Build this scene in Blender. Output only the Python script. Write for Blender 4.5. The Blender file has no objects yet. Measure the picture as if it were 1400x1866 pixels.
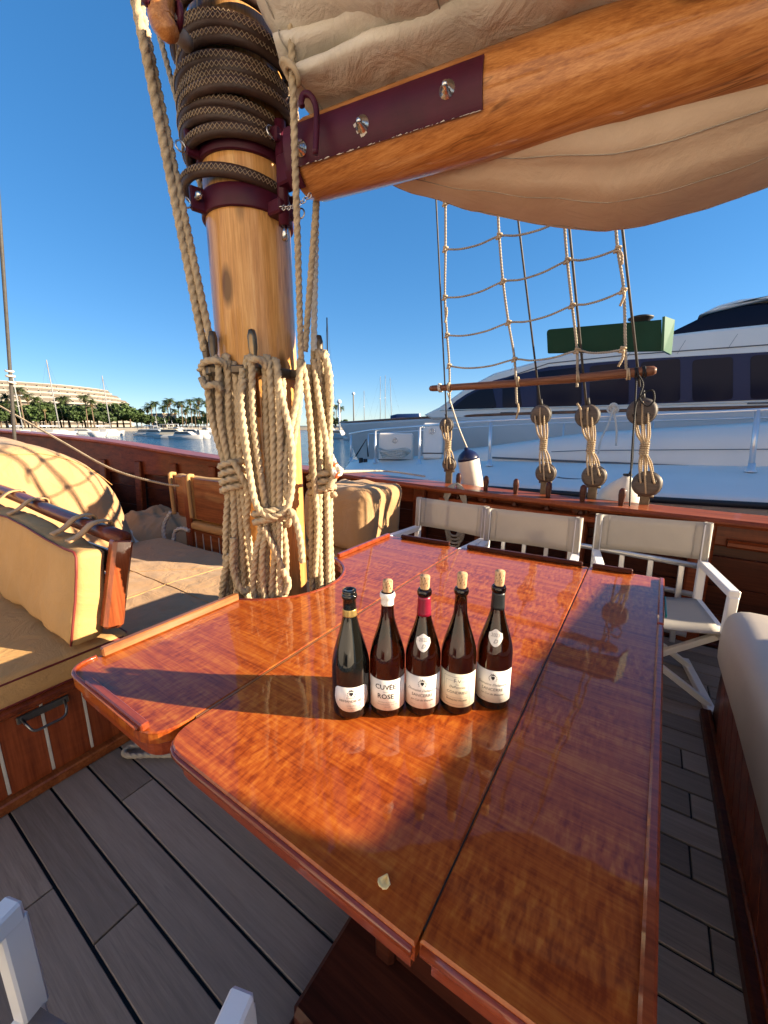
import bpy, math, random
from mathutils import Vector, Matrix, noise
random.seed(7)
R = math.radians
scn = bpy.context.scene
C = scn.collection

# ------------------------------------------------------------------ camera
FPX, CAMZ = 725.0, 1.40
PITCH, YAW = math.atan(158 / 725.0), R(33.5)
cam_d = bpy.data.cameras.new('camera')
cam_d.sensor_fit = 'HORIZONTAL'; cam_d.sensor_width = 36.0; cam_d.lens = 36.0 * FPX / 1400
cam_d.clip_start = 0.02; cam_d.clip_end = 6000
cam = bpy.data.objects.new('camera', cam_d); C.objects.link(cam)
cam.location = (0, 0, CAMZ); cam.rotation_euler = (R(90) - PITCH, 0, YAW)
scn.camera = cam

# ------------------------------------------------------------------ light
SUN_EL, SUN_AZ = R(18), R(26.5)          # azimuth measured from +X (aft) towards +Y (starboard)
sun_dir = Vector((math.cos(SUN_AZ) * math.cos(SUN_EL), math.sin(SUN_AZ) * math.cos(SUN_EL), math.sin(SUN_EL)))
w = bpy.data.worlds.new('World'); scn.world = w; w.use_nodes = True
nt = w.node_tree; nt.nodes.clear()
sky = nt.nodes.new('ShaderNodeTexSky'); sky.sky_type = 'NISHITA'; sky.sun_disc = False
sky.sun_elevation = SUN_EL; sky.sun_rotation = R(90) - SUN_AZ
sky.air_density = 0.8; sky.dust_density = 0.0; sky.ozone_density = 5.0; sky.altitude = 0
bg = nt.nodes.new('ShaderNodeBackground'); bg.inputs[1].default_value = 0.113
wo = nt.nodes.new('ShaderNodeOutputWorld')
hs_ = nt.nodes.new('ShaderNodeHueSaturation'); hs_.inputs['Saturation'].default_value = 1.45; hs_.inputs['Hue'].default_value = 0.506
gm_ = nt.nodes.new('ShaderNodeGamma'); gm_.inputs['Gamma'].default_value = 0.58
nt.links.new(sky.outputs[0], gm_.inputs[0]); nt.links.new(gm_.outputs[0], hs_.inputs['Color']); nt.links.new(hs_.outputs[0], bg.inputs[0]); nt.links.new(bg.outputs[0], wo.inputs[0])
sd = bpy.data.lights.new('sun', 'SUN'); sd.energy = 5.0; sd.angle = R(0.45); sd.color = (1.0, 0.83, 0.60)
so = bpy.data.objects.new('sun', sd); C.objects.link(so)
so.rotation_euler = sun_dir.to_track_quat('Z', 'Y').to_euler()
scn.view_settings.view_transform = 'Standard'; scn.view_settings.look = 'None'
scn.view_settings.exposure = 1.75; scn.view_settings.gamma = 1.0; scn.view_settings.use_curve_mapping = False
scn.cycles.max_bounces = 10; scn.cycles.transparent_max_bounces = 8
scn.cycles.caustics_reflective = False; scn.cycles.caustics_refractive = False

# a surveyed point: ray through photo coordinates met with a known plane or distance of the place
cW = Vector((-math.sin(YAW), math.cos(YAW), 0)); cR = Vector((math.cos(YAW), math.sin(YAW), 0))
cF = cW * math.cos(PITCH) - Vector((0, 0, 1)) * math.sin(PITCH)
cU = cW * math.sin(PITCH) + Vector((0, 0, 1)) * math.cos(PITCH)
cO = Vector((0, 0, CAMZ))
def ray(x, y): return cR * ((x - 700) / FPX) - cU * ((y - 933) / FPX) + cF
def pz(x, y, z): d = ray(x, y); return cO + d * ((z - CAMZ) / d.z)
def py(x, y, Y): d = ray(x, y); return cO + d * (Y / d.y)
def px(x, y, X): d = ray(x, y); return cO + d * (X / d.x)
def pd(x, y, D): return cO + ray(x, y) * D

# ------------------------------------------------------------------ mesh helpers
def V(*a): return Vector(a)
def wl(o):
    p = Vector((0, 0, 0))
    while o is not None:
        p += o.location; o = o.parent
    return p
class MB:
    def __init__(s): s.v = []; s.f = []; s.sm = []
    def add(s, vs, fs, smooth=False):
        b = len(s.v); s.v += [Vector(q) for q in vs]
        s.f += [tuple(i + b for i in f) for f in fs]; s.sm += [smooth] * len(fs); return s
    def cbox(s, lo, hi, c=0.004, mat=None):
        lo = Vector(lo); hi = Vector(hi)
        for k in range(3):
            if lo[k] > hi[k]: lo[k], hi[k] = hi[k], lo[k]
        c = min(c, min(hi - lo) * 0.45)
        vs = []; ix = {}
        for sx in (0, 1):
            for sy in (0, 1):
                for sz in (0, 1):
                    cor = [(lo, hi)[b][k] for k, b in enumerate((sx, sy, sz))]
                    inn = [cor[k] + (c if b == 0 else -c) for k, b in enumerate((sx, sy, sz))]
                    for ax in range(3):
                        q = list(inn); q[ax] = cor[ax]
                        ix[(sx, sy, sz, ax)] = len(vs); vs.append(q)
        fs = []
        def k(b, ax): return ix[(b[0], b[1], b[2], ax)]
        for ax in range(3):
            o = [i for i in range(3) if i != ax]
            for sd_ in (0, 1):
                q = []
                for (a, b) in ((0, 0), (1, 0), (1, 1), (0, 1)):
                    bb = [0, 0, 0]; bb[ax] = sd_; bb[o[0]] = a; bb[o[1]] = b; q.append(k(bb, ax))
                fs.append(q)
            for a in (0, 1):
                for b in (0, 1):
                    q = []
                    for (e, wh) in ((0, 0), (1, 0), (1, 1), (0, 1)):
                        bb = [0, 0, 0]; bb[ax] = e; bb[o[0]] = a; bb[o[1]] = b; q.append(k(bb, o[wh]))
                    fs.append(q)
        for sx in (0, 1):
            for sy in (0, 1):
                for sz in (0, 1): fs.append([ix[(sx, sy, sz, a)] for a in range(3)])
        if mat is not None: vs = [mat @ Vector(q) for q in vs]
        return s.add(vs, fs)
    def bar(s, a, b, wd, ht, c=0.003, upv=(0, 0, 1)):
        a = Vector(a); b = Vector(b); d = (b - a); L = d.length; d.normalize()
        y = Vector(upv).cross(d)
        if y.length < 1e-4: y = Vector((1, 0, 0)).cross(d)
        y.normalize(); z = d.cross(y)
        m = Matrix(((d.x, y.x, z.x, a.x), (d.y, y.y, z.y, a.y), (d.z, y.z, z.z, a.z), (0, 0, 0, 1)))
        return s.cbox((0, -wd / 2, -ht / 2), (L, wd / 2, ht / 2), c, m)
    def tube(s, pts, r, n=8, cap=True, closed=False, prof=None):
        pts = [Vector(p) for p in pts]; m = len(pts)
        rs = r if isinstance(r, (list, tuple)) else [r] * m
        fr = frames(pts, closed); vs = []
        for i, p in enumerate(pts):
            t, a, b = fr[i]
            for k in range(n):
                ph = 2 * math.pi * k / n
                pr = prof(i, ph) if prof else 1.0
                vs.append(p + (a * math.cos(ph) + b * math.sin(ph)) * rs[i] * pr)
        fs = []
        for i in range(m if closed else m - 1):
            j = (i + 1) % m
            for k in range(n):
                l = (k + 1) % n; fs.append((i * n + k, i * n + l, j * n + l, j * n + k))
        if cap and not closed: fs.append(tuple(range(n))[::-1]); fs.append(tuple((m - 1) * n + k for k in range(n)))
        return s.add(vs, fs, True)
    def rope(s, ctrl, r, lay=None, closed=False, n=9, step=None, smooth=True):
        lay = lay or r * 6.2; step = step or lay / 9
        pts = resample(ctrl, step, closed) if smooth else linear(ctrl, step)
        m = len(pts); turns = (step / lay) * m
        if closed: turns = round(turns * 3) / 3.0
        tw = 2 * math.pi * turns / m
        fr = frames(pts, closed); vs = []; n = 12; pr = [0.70, 0.93, 1.04, 0.93]
        for i, p in enumerate(pts):
            t, a, b = fr[i]
            for k in range(n):
                ph = 2 * math.pi * k / n + tw * i
                vs.append(p + (a * math.cos(ph) + b * math.sin(ph)) * r * pr[k % 4])
        fs = []
        for i in range(m - 1):
            for k in range(n): fs.append((i * n + k, i * n + (k + 1) % n, (i + 1) * n + (k + 1) % n, (i + 1) * n + k))
        if closed:
            sh = round(turns * n) % n
            for k in range(n): fs.append(((m - 1) * n + k, (m - 1) * n + (k + 1) % n, (k + 1 + sh) % n, (k + sh) % n))
        else: fs.append(tuple(range(n))[::-1]); fs.append(tuple((m - 1) * n + k for k in range(n)))
        return s.add(vs, fs, True)
    def lathe(s, prof, n=24, mat=None, smooth=True, a0=0, a1=2 * math.pi):
        full = abs(a1 - a0 - 2 * math.pi) < 1e-6; cnt = n if full else n + 1; vs = []
        for (r_, z) in prof:
            for k in range(cnt):
                a = a0 + (a1 - a0) * k / n; vs.append(Vector((r_ * math.cos(a), r_ * math.sin(a), z)))
        fs = []
        for i in range(len(prof) - 1):
            for k in range(n):
                l = (k + 1) % cnt; fs.append((i * cnt + k, i * cnt + l, (i + 1) * cnt + l, (i + 1) * cnt + k))
        if full:
            if prof[0][0] > 1e-5: fs.append(tuple(range(n))[::-1])
            if prof[-1][0] > 1e-5: fs.append(tuple((len(prof) - 1) * n + k for k in range(n)))
        if mat is not None: vs = [mat @ q for q in vs]
        return s.add(vs, fs, smooth)
    def prism(s, poly, z0, z1, ch=0.0, mat=None, smooth_side=False):
        n = len(poly); A = sum(poly[i][0] * poly[(i + 1) % n][1] - poly[(i + 1) % n][0] * poly[i][1] for i in range(n))
        if A < 0: poly = poly[::-1]
        ins = inset(poly, ch) if ch else poly
        if ch: rings = [(ins, z0), (poly, z0 + ch), (poly, z1 - ch), (ins, z1)]
        else: rings = [(poly, z0), (poly, z1)]
        vs = [Vector((q[0], q[1], z)) for pl, z in rings for q in pl]
        if mat is not None: vs = [mat @ q for q in vs]
        fs = [tuple(range(n))[::-1], tuple((len(rings) - 1) * n + k for k in range(n))]
        s.add(vs, fs); base = len(s.v) - len(vs)
        side = []
        for i in range(len(rings) - 1):
            for k in range(n):
                l = (k + 1) % n; side.append((base + i * n + k, base + i * n + l, base + (i + 1) * n + l, base + (i + 1) * n + k))
        s.f += side; s.sm += [smooth_side] * len(side)
        return s
    def rbox(s, lo, hi, rad, seg=(8, 8, 4), disp=None):
        lo = Vector(lo); hi = Vector(hi); rad = min(rad, min(hi - lo) * 0.499)
        ts = []
        for k in range(3):
            a, b = lo[k], hi[k]; n_ = seg[k]
            ts.append([a, a + .25 * rad, a + .55 * rad] + [a + rad + (b - a - 2 * rad) * i / n_ for i in range(n_ + 1)] + [b - .55 * rad, b - .25 * rad, b])
        key = {}; vs = []
        def vid(p):
            kk = (round(p[0], 5), round(p[1], 5), round(p[2], 5))
            if kk not in key:
                q = Vector([min(max(p[i], lo[i] + rad), hi[i] - rad) for i in range(3)]); d = Vector(p) - q
                if d.length > 1e-9: d = d.normalized() * rad
                o = q + d
                if disp: o = disp(o, (d.normalized() if d.length > 1e-9 else Vector((0, 0, 1))))
                key[kk] = len(vs); vs.append(o)
            return key[kk]
        fs = []
        for ax in range(3):
            o = [(1, 2), (2, 0), (0, 1)][ax]; A_, B_ = ts[o[0]], ts[o[1]]
            for sd_, val in ((0, lo[ax]), (1, hi[ax])):
                for i in range(len(A_) - 1):
                    for j in range(len(B_) - 1):
                        q = []
                        for (a, b) in ((i, j), (i + 1, j), (i + 1, j + 1), (i, j + 1)):
                            p = [0, 0, 0]; p[ax] = val; p[o[0]] = A_[a]; p[o[1]] = B_[b]; q.append(vid(p))
                        fs.append(q if sd_ else q[::-1])
        return s.add(vs, fs, True)
    def sheet(s, fn, nu, nv, th=0.003):
        g = [[Vector(fn(i / nu, j / nv)) for j in range(nv + 1)] for i in range(nu + 1)]
        top = []; bot = []
        for i in range(nu + 1):
            for j in range(nv + 1):
                du = g[min(i + 1, nu)][j] - g[max(i - 1, 0)][j]; dv = g[i][min(j + 1, nv)] - g[i][max(j - 1, 0)]
                n_ = du.cross(dv); n_ = n_.normalized() if n_.length > 1e-12 else Vector((0, 0, 1))
                top.append(g[i][j] + n_ * th * .5); bot.append(g[i][j] - n_ * th * .5)
        m = nv + 1; N = len(top); fs = []
        for i in range(nu):
            for j in range(nv):
                a, b, c_, d = i * m + j, (i + 1) * m + j, (i + 1) * m + j + 1, i * m + j + 1
                fs.append((a, b, c_, d)); fs.append((N + d, N + c_, N + b, N + a))
        bd = [i * m for i in range(nu)] + [nu * m + j for j in range(nv)] + [i * m + nv for i in range(nu, 0, -1)] + [j for j in range(nv, 0, -1)]
        for i in range(len(bd)):
            a, b = bd[i], bd[(i + 1) % len(bd)]; fs.append((a, N + a, N + b, b))
        return s.add(top + bot, fs, True)
    def ball(s, c, r, n=12, sc=(1, 1, 1)):
        m = Matrix.Translation(Vector(c)) @ Matrix.Diagonal((*sc, 1))
        return s.lathe([(r * math.sin(math.pi * i / (n // 2)), -r * math.cos(math.pi * i / (n // 2))) for i in range(n // 2 + 1)], n, m)
    def torus(s, c, Rr, r, axis=(0, 0, 1), n=24, m=8):
        q = Vector(axis).to_track_quat('Z', 'Y'); c = Vector(c)
        return s.tube([c + q @ Vector((Rr * math.cos(2 * math.pi * i / n), Rr * math.sin(2 * math.pi * i / n), 0)) for i in range(n)], r, m, False, True)
    def build(s, name, mat, parent=None, origin=None, fix=True):
        me = bpy.data.meshes.new(name)
        off = wl(parent) if parent is not None else (Vector(origin) if origin is not None else s.base())
        me.from_pydata([q - off for q in s.v], [], s.f)
        me.polygons.foreach_set('use_smooth', s.sm)
        if fix:
            import bmesh
            bm = bmesh.new(); bm.from_mesh(me); bmesh.ops.recalc_face_normals(bm, faces=bm.faces); bm.to_mesh(me); bm.free()
        me.update(); me.materials.append(MAT[mat] if isinstance(mat, str) else mat)
        o = bpy.data.objects.new(name, me); C.objects.link(o)
        if parent is not None: o.parent = parent
        else: o.location = off
        return o
    def base(s):
        xs = [q.x for q in s.v]; ys = [q.y for q in s.v]; zs = [q.z for q in s.v]
        return Vector(((min(xs) + max(xs)) / 2, (min(ys) + max(ys)) / 2, min(zs)))
def frames(pts, closed=False):
    m = len(pts); out = []; a = None
    for i in range(m):
        if closed: t = pts[(i + 1) % m] - pts[i - 1]
        else: t = pts[min(i + 1, m - 1)] - pts[max(i - 1, 0)]
        t = t.normalized() if t.length > 1e-12 else Vector((0, 0, 1))
        if a is None:
            a = Vector((0, 0, 1)).cross(t)
            if a.length < 0.05: a = Vector((1, 0, 0)).cross(t)
        a = (a - t * a.dot(t)); a.normalize()
        out.append((t, a, t.cross(a)))
    return out
def catmull(c, per=12, closed=False):
    c = [Vector(p) for p in c]; n = len(c); out = []
    if n < 3 and not closed: return [c[0].lerp(c[-1], i / per) for i in range(per + 1)]
    for i in range(n if closed else n - 1):
        p1, p2 = c[i], c[(i + 1) % n]
        p0 = c[i - 1] if (i > 0 or closed) else p1 * 2 - p2
        p3 = c[(i + 2) % n] if (i + 2 < n or closed) else p2 * 2 - p1
        for k in range(per):
            t = k / per
            out.append(0.5 * ((2 * p1) + (p2 - p0) * t + (2 * p0 - 5 * p1 + 4 * p2 - p3) * t * t + (3 * p1 - p0 - 3 * p2 + p3) * t ** 3))
    if not closed: out.append(c[-1])
    return out
def linear(pts, step, closed=False):
    if closed: pts = pts + [pts[0]]
    L = [0]
    for i in range(1, len(pts)): L.append(L[-1] + (pts[i] - pts[i - 1]).length)
    n = max(2, int(L[-1] / step)); out = []; j = 0
    for k in range(n + (0 if closed else 1)):
        d = L[-1] * k / n
        while j < len(L) - 2 and L[j + 1] < d: j += 1
        sg = L[j + 1] - L[j]; t = (d - L[j]) / sg if sg > 1e-12 else 0
        out.append(pts[j].lerp(pts[j + 1], min(max(t, 0), 1)))
    return out
def resample(ctrl, step, closed=False): return linear(catmull(ctrl, 14, closed), step, closed)
def inset(poly, c):
    n = len(poly); out = []
    for i in range(n):
        p0, p1, p2 = Vector(poly[i - 1][:2]), Vector(poly[i][:2]), Vector(poly[(i + 1) % n][:2])
        a = (p1 - p0); b = (p2 - p1)
        if a.length < 1e-9 or b.length < 1e-9: out.append(tuple(p1)); continue
        a.normalize(); b.normalize(); na = Vector((-a.y, a.x)); nb = Vector((-b.y, b.x)); m = na + nb
        if m.length < 1e-6: m = na
        m.normalize(); k = c / max(0.35, m.dot(na)); out.append(tuple(p1 + m * k))
    return out
def fillet(poly, rads, seg=6):
    n = len(poly); out = []
    for i in range(n):
        r_ = rads[i] if i < len(rads) else 0
        p0, p1, p2 = Vector(poly[i - 1]), Vector(poly[i]), Vector(poly[(i + 1) % n])
        if not r_: out.append(tuple(p1)); continue
        a = (p0 - p1).normalized(); b = (p2 - p1).normalized(); ang = a.angle(b); d = r_ / math.tan(ang / 2)
        A_, B_ = p1 + a * d, p1 + b * d
        for k in range(seg + 1):
            t = k / seg; q = A_.lerp(p1, t).lerp(p1.lerp(B_, t), t); out.append(tuple(q))
    return out
def nz(p, s=1.0, seed=0.0): return noise.noise(Vector(p) * s + Vector((seed * 7.3, seed * 3.1, seed * 1.7)))

# ------------------------------------------------------------------ object helpers
def tag(o, label=None, cat=None, group=None, kind=None):
    if label: o['label'] = label
    if cat: o['category'] = cat
    if group: o['group'] = group
    if kind: o['kind'] = kind
    return o
def thing(name, label, cat, loc=(0, 0, 0), rotz=0, group=None):
    o = bpy.data.objects.new(name, None); C.objects.link(o); o.empty_display_size = 0.1
    o.location = loc; o.rotation_euler = (0, 0, rotz); return tag(o, label, cat, group)
def copy_tree(o, parent=None):
    c = o.copy(); C.objects.link(c); c.parent = parent
    for ch in list(o.children):
        copy_tree(ch, c)
    return c

# ------------------------------------------------------------------ materials
MAT = {}
def nn(t, kind, **kw):
    n = t.nodes.new(kind)
    for k, v in kw.items():
        if k in n.inputs: n.inputs[k].default_value = v
        else: setattr(n, k, v)
    return n
def mk(name, base, rough=0.5, metal=0.0, coat=0.0, coat_rough=0.05, spec=0.5, var=0.0, vscale=8.0, bump=0.0, bscale=60.0, trans=0.0, ior=1.45, sheen=0.0, emit=None, rnd=0.0, dirt=None, dscale=3.0, damt=0.4, stretch=(1, 1, 1), rvar=0.0, transl=0.0, wr=0.0, wscale=7.0):
    m = bpy.data.materials.new(name); m.use_nodes = True; t = m.node_tree; b = t.nodes['Principled BSDF']; L = t.links
    b.inputs['Roughness'].default_value = rough; b.inputs['Metallic'].default_value = metal
    b.inputs['Coat Weight'].default_value = coat; b.inputs['Coat Roughness'].default_value = coat_rough
    b.inputs['Specular IOR Level'].default_value = spec; b.inputs['Transmission Weight'].default_value = trans
    b.inputs['IOR'].default_value = ior; b.inputs['Sheen Weight'].default_value = sheen
    col = base if len(base) == 4 else (*base, 1)
    b.inputs['Base Color'].default_value = col
    tc = t.nodes.new('ShaderNodeTexCoord'); mp = nn(t, 'ShaderNodeMapping'); mp.inputs['Scale'].default_value = stretch
    L.new(tc.outputs['Object'], mp.inputs[0]); src = None
    if var or dirt or rnd or rvar:
        n1 = nn(t, 'ShaderNodeTexNoise', Scale=vscale, Detail=6.0, Roughness=0.6); L.new(mp.outputs[0], n1.inputs['Vector'])
        hs = t.nodes.new('ShaderNodeHueSaturation'); hs.inputs['Color'].default_value = col
        mr = nn(t, 'ShaderNodeMapRange'); mr.inputs[1].default_value = 0.3; mr.inputs[2].default_value = 0.7
        mr.inputs[3].default_value = 1 - var; mr.inputs[4].default_value = 1 + var
        L.new(n1.outputs['Fac'], mr.inputs[0]); vout = mr.outputs[0]
        if rnd:
            oi = t.nodes.new('ShaderNodeObjectInfo'); m2 = nn(t, 'ShaderNodeMapRange'); m2.inputs[3].default_value = 1 - rnd; m2.inputs[4].default_value = 1 + rnd
            L.new(oi.outputs['Random'], m2.inputs[0]); mu = nn(t, 'ShaderNodeMath', operation='MULTIPLY'); L.new(vout, mu.inputs[0]); L.new(m2.outputs[0], mu.inputs[1]); vout = mu.outputs[0]
        L.new(vout, hs.inputs['Value']); src = hs.outputs[0]
        if dirt:
            n2 = nn(t, 'ShaderNodeTexNoise', Scale=dscale, Detail=8.0, Roughness=0.65); L.new(mp.outputs[0], n2.inputs['Vector'])
            cr = t.nodes.new('ShaderNodeValToRGB'); cr.color_ramp.elements[0].position = 0.48; cr.color_ramp.elements[1].position = 0.72
            L.new(n2.outputs['Fac'], cr.inputs[0]); mm = nn(t, 'ShaderNodeMath', operation='MULTIPLY'); mm.inputs[1].default_value = damt; L.new(cr.outputs[0], mm.inputs[0])
            mx = nn(t, 'ShaderNodeMix', data_type='RGBA'); L.new(mm.outputs[0], mx.inputs[0]); L.new(src, mx.inputs[6]); mx.inputs[7].default_value = (*dirt, 1); src = mx.outputs[2]
        if rvar:
            m3 = nn(t, 'ShaderNodeMapRange'); m3.inputs[1].default_value = .3; m3.inputs[2].default_value = .7; m3.inputs[3].default_value = max(.02, rough - rvar); m3.inputs[4].default_value = rough + rvar
            L.new(n1.outputs['Fac'], m3.inputs[0]); L.new(m3.outputs[0], b.inputs['Roughness'])
        L.new(src, b.inputs['Base Color'])
    if bump:
        n3 = nn(t, 'ShaderNodeTexNoise', Scale=bscale, Detail=4.0); L.new(mp.outputs[0], n3.inputs['Vector'])
        bp = nn(t, 'ShaderNodeBump', Strength=bump, Distance=0.004); L.new(n3.outputs['Fac'], bp.inputs['Height']); L.new(bp.outputs[0], b.inputs['Normal'])
        if wr:
            n6 = nn(t, 'ShaderNodeTexNoise', Scale=wscale, Detail=5.0, Roughness=0.55, Distortion=1.8); L.new(mp.outputs[0], n6.inputs['Vector'])
            b6 = nn(t, 'ShaderNodeBump', Strength=wr, Distance=0.03); L.new(n6.outputs['Fac'], b6.inputs['Height']); L.new(b6.outputs[0], bp.inputs['Normal'])
    if transl:
        tr = t.nodes.new('ShaderNodeBsdfTranslucent'); tr.inputs[0].default_value = col
        if src: L.new(src, tr.inputs[0])
        ms = t.nodes.new('ShaderNodeMixShader'); ms.inputs[0].default_value = transl
        L.new(b.outputs[0], ms.inputs[1]); L.new(tr.outputs[0], ms.inputs[2]); L.new(ms.outputs[0], t.nodes['Material Output'].inputs[0])
    if emit: b.inputs['Emission Color'].default_value = (*emit, 1); b.inputs['Emission Strength'].default_value = 1
    MAT[name] = m; return m
def wood(name, dark, mid, light, axis='X', scale=1.0, rough=0.4, coat=0.0, fig=0.0, bump=0.05, rnd=0.12, knots=0.0, coat_rough=0.06, grey=None, crack=0.0):
    m = bpy.data.materials.new(name); m.use_nodes = True; t = m.node_tree; b = t.nodes['Principled BSDF']; L = t.links
    tc = t.nodes.new('ShaderNodeTexCoord'); oi = t.nodes.new('ShaderNodeObjectInfo')
    va = nn(t, 'ShaderNodeVectorMath', operation='ADD'); L.new(tc.outputs['Object'], va.inputs[0])
    cx = t.nodes.new('ShaderNodeCombineXYZ'); ml = nn(t, 'ShaderNodeMath', operation='MULTIPLY'); ml.inputs[1].default_value = 37.0
    L.new(oi.outputs['Random'], ml.inputs[0]); [L.new(ml.outputs[0], cx.inputs[i]) for i in range(3)]
    L.new(cx.outputs[0], va.inputs[1])
    def mapped(sc):
        mp = nn(t, 'ShaderNodeMapping'); mp.inputs['Scale'].default_value = sc; L.new(va.outputs[0], mp.inputs[0]); return mp.outputs[0]
    lo, hi = 1.2 * scale, 26.0 * scale
    st = {'X': (lo, hi, hi), 'Y': (hi, lo, hi), 'Z': (hi, hi, lo)}[axis]
    n1 = nn(t, 'ShaderNodeTexNoise', Scale=1.0, Detail=8.0, Roughness=0.62, Distortion=0.15); L.new(mapped(st), n1.inputs['Vector'])
    st2 = tuple(q * 5 for q in st)
    n2 = nn(t, 'ShaderNodeTexNoise', Scale=1.0, Detail=6.0, Roughness=0.65); L.new(mapped(st2), n2.inputs['Vector'])
    ad = nn(t, 'ShaderNodeMix', data_type='FLOAT'); ad.inputs[0].default_value = 0.46; L.new(n1.outputs['Fac'], ad.inputs[2]); L.new(n2.outputs['Fac'], ad.inputs[3])
    val = ad.outputs[0]
    if fig:
        fs_ = {'X': (75 * scale, 24 * scale, 24 * scale), 'Y': (11 * scale, 52 * scale, 11 * scale), 'Z': (11 * scale, 11 * scale, 52 * scale)}[axis]
        n3 = nn(t, 'ShaderNodeTexNoise', Scale=1.0, Detail=2.0, Roughness=0.5, Distortion=0.25); L.new(mapped(fs_), n3.inputs['Vector'])
        n5 = nn(t, 'ShaderNodeTexNoise', Scale=1.0, Detail=2.0); L.new(mapped({'X': (2.2, 6, 6), 'Y': (6, 2.2, 6), 'Z': (6, 6, 2.2)}[axis]), n5.inputs['Vector'])
        mk_ = nn(t, 'ShaderNodeMapRange'); mk_.inputs[1].default_value = .38; mk_.inputs[2].default_value = .62; mk_.inputs[3].default_value = fig * .35; mk_.inputs[4].default_value = fig * 1.5; L.new(n5.outputs['Fac'], mk_.inputs[0])
        a2 = nn(t, 'ShaderNodeMix', data_type='FLOAT'); L.new(mk_.outputs[0], a2.inputs[0]); L.new(val, a2.inputs[2]); L.new(n3.outputs['Fac'], a2.inputs[3]); val = a2.outputs[0]
    cr = t.nodes.new('ShaderNodeValToRGB'); e = cr.color_ramp.elements
    e[0].position = 0.39; e[0].color = (*dark, 1); e[1].position = 0.61; e[1].color = (*light, 1); e2 = e.new(0.5); e2.color = (*mid, 1)
    L.new(val, cr.inputs[0]); col = cr.outputs[0]
    if knots:
        vo = nn(t, 'ShaderNodeTexVoronoi', Scale=knots, Randomness=1.0)
        ks = {'X': (.35, 1, 1), 'Y': (1, .35, 1), 'Z': (1, 1, .35)}[axis]; L.new(mapped(ks), vo.inputs['Vector'])
        kr = t.nodes.new('ShaderNodeValToRGB'); kr.color_ramp.elements[0].position = 0.10; kr.color_ramp.elements[0].color = (1, 1, 1, 1); kr.color_ramp.elements[1].position = 0.19; kr.color_ramp.elements[1].color = (0, 0, 0, 1)
        L.new(vo.outputs['Distance'], kr.inputs[0]); mx = nn(t, 'ShaderNodeMix', data_type='RGBA'); L.new(kr.outputs[0], mx.inputs[0]); L.new(col, mx.inputs[6]); mx.inputs[7].default_value = (*[q * .35 for q in dark], 1); col = mx.outputs[2]
    if crack:
        sc_ = {'X': (.9, 14, 14), 'Y': (14, .9, 14), 'Z': (14, 14, .9)}[axis]
        nc = nn(t, 'ShaderNodeTexNoise', Scale=1.0, Detail=3.0, Roughness=.5); L.new(mapped(sc_), nc.inputs['Vector'])
        s1 = nn(t, 'ShaderNodeMath', operation='SUBTRACT'); s1.inputs[1].default_value = .5; L.new(nc.outputs['Fac'], s1.inputs[0]); s2 = nn(t, 'ShaderNodeMath', operation='ABSOLUTE'); L.new(s1.outputs[0], s2.inputs[0])
        rc = nn(t, 'ShaderNodeMapRange'); rc.inputs[1].default_value = .0; rc.inputs[2].default_value = .012; rc.inputs[3].default_value = crack; rc.inputs[4].default_value = 0; L.new(s2.outputs[0], rc.inputs[0])
        nm_ = nn(t, 'ShaderNodeTexNoise', Scale=2.5, Detail=2.0); L.new(va.outputs[0], nm_.inputs['Vector']); rm_ = nn(t, 'ShaderNodeMapRange'); rm_.inputs[1].default_value = .45; rm_.inputs[2].default_value = .6; L.new(nm_.outputs['Fac'], rm_.inputs[0])
        mc = nn(t, 'ShaderNodeMath', operation='MULTIPLY'); L.new(rc.outputs[0], mc.inputs[0]); L.new(rm_.outputs[0], mc.inputs[1])
        mx = nn(t, 'ShaderNodeMix', data_type='RGBA'); L.new(mc.outputs[0], mx.inputs[0]); L.new(col, mx.inputs[6]); mx.inputs[7].default_value = (*[q * .3 for q in dark], 1); col = mx.outputs[2]
    if grey:
        n4 = nn(t, 'ShaderNodeTexNoise', Scale=3.0, Detail=5.0); L.new(va.outputs[0], n4.inputs['Vector'])
        mx = nn(t, 'ShaderNodeMix', data_type='RGBA'); L.new(n4.outputs['Fac'], mx.inputs[0]); L.new(col, mx.inputs[6]); mx.inputs[7].default_value = (*grey, 1); col = mx.outputs[2]
    hs = t.nodes.new('ShaderNodeHueSaturation'); mr = nn(t, 'ShaderNodeMapRange'); mr.inputs[3].default_value = 1 - rnd; mr.inputs[4].default_value = 1 + rnd
    L.new(oi.outputs['Random'], mr.inputs[0]); L.new(mr.outputs[0], hs.inputs['Value']); L.new(col, hs.inputs['Color']); L.new(hs.outputs[0], b.inputs['Base Color'])
    b.inputs['Roughness'].default_value = rough; b.inputs['Coat Weight'].default_value = coat; b.inputs['Coat Roughness'].default_value = coat_rough; b.inputs['Coat IOR'].default_value = 1.42; b.inputs['Specular IOR Level'].default_value = .5 if not coat else .15
    if bump:
        bp = nn(t, 'ShaderNodeBump', Strength=bump, Distance=0.003); L.new(n1.outputs['Fac'], bp.inputs['Height']); L.new(bp.outputs[0], b.inputs['Normal'])
    if coat:
        nw = nn(t, 'ShaderNodeTexNoise', Scale=9.0, Detail=2.0); L.new(va.outputs[0], nw.inputs['Vector'])
        b2 = nn(t, 'ShaderNodeBump', Strength=0.05, Distance=0.01); L.new(nw.outputs['Fac'], b2.inputs['Height']); L.new(b2.outputs[0], b.inputs['Coat Normal'])
    MAT[name] = m; return m

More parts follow.
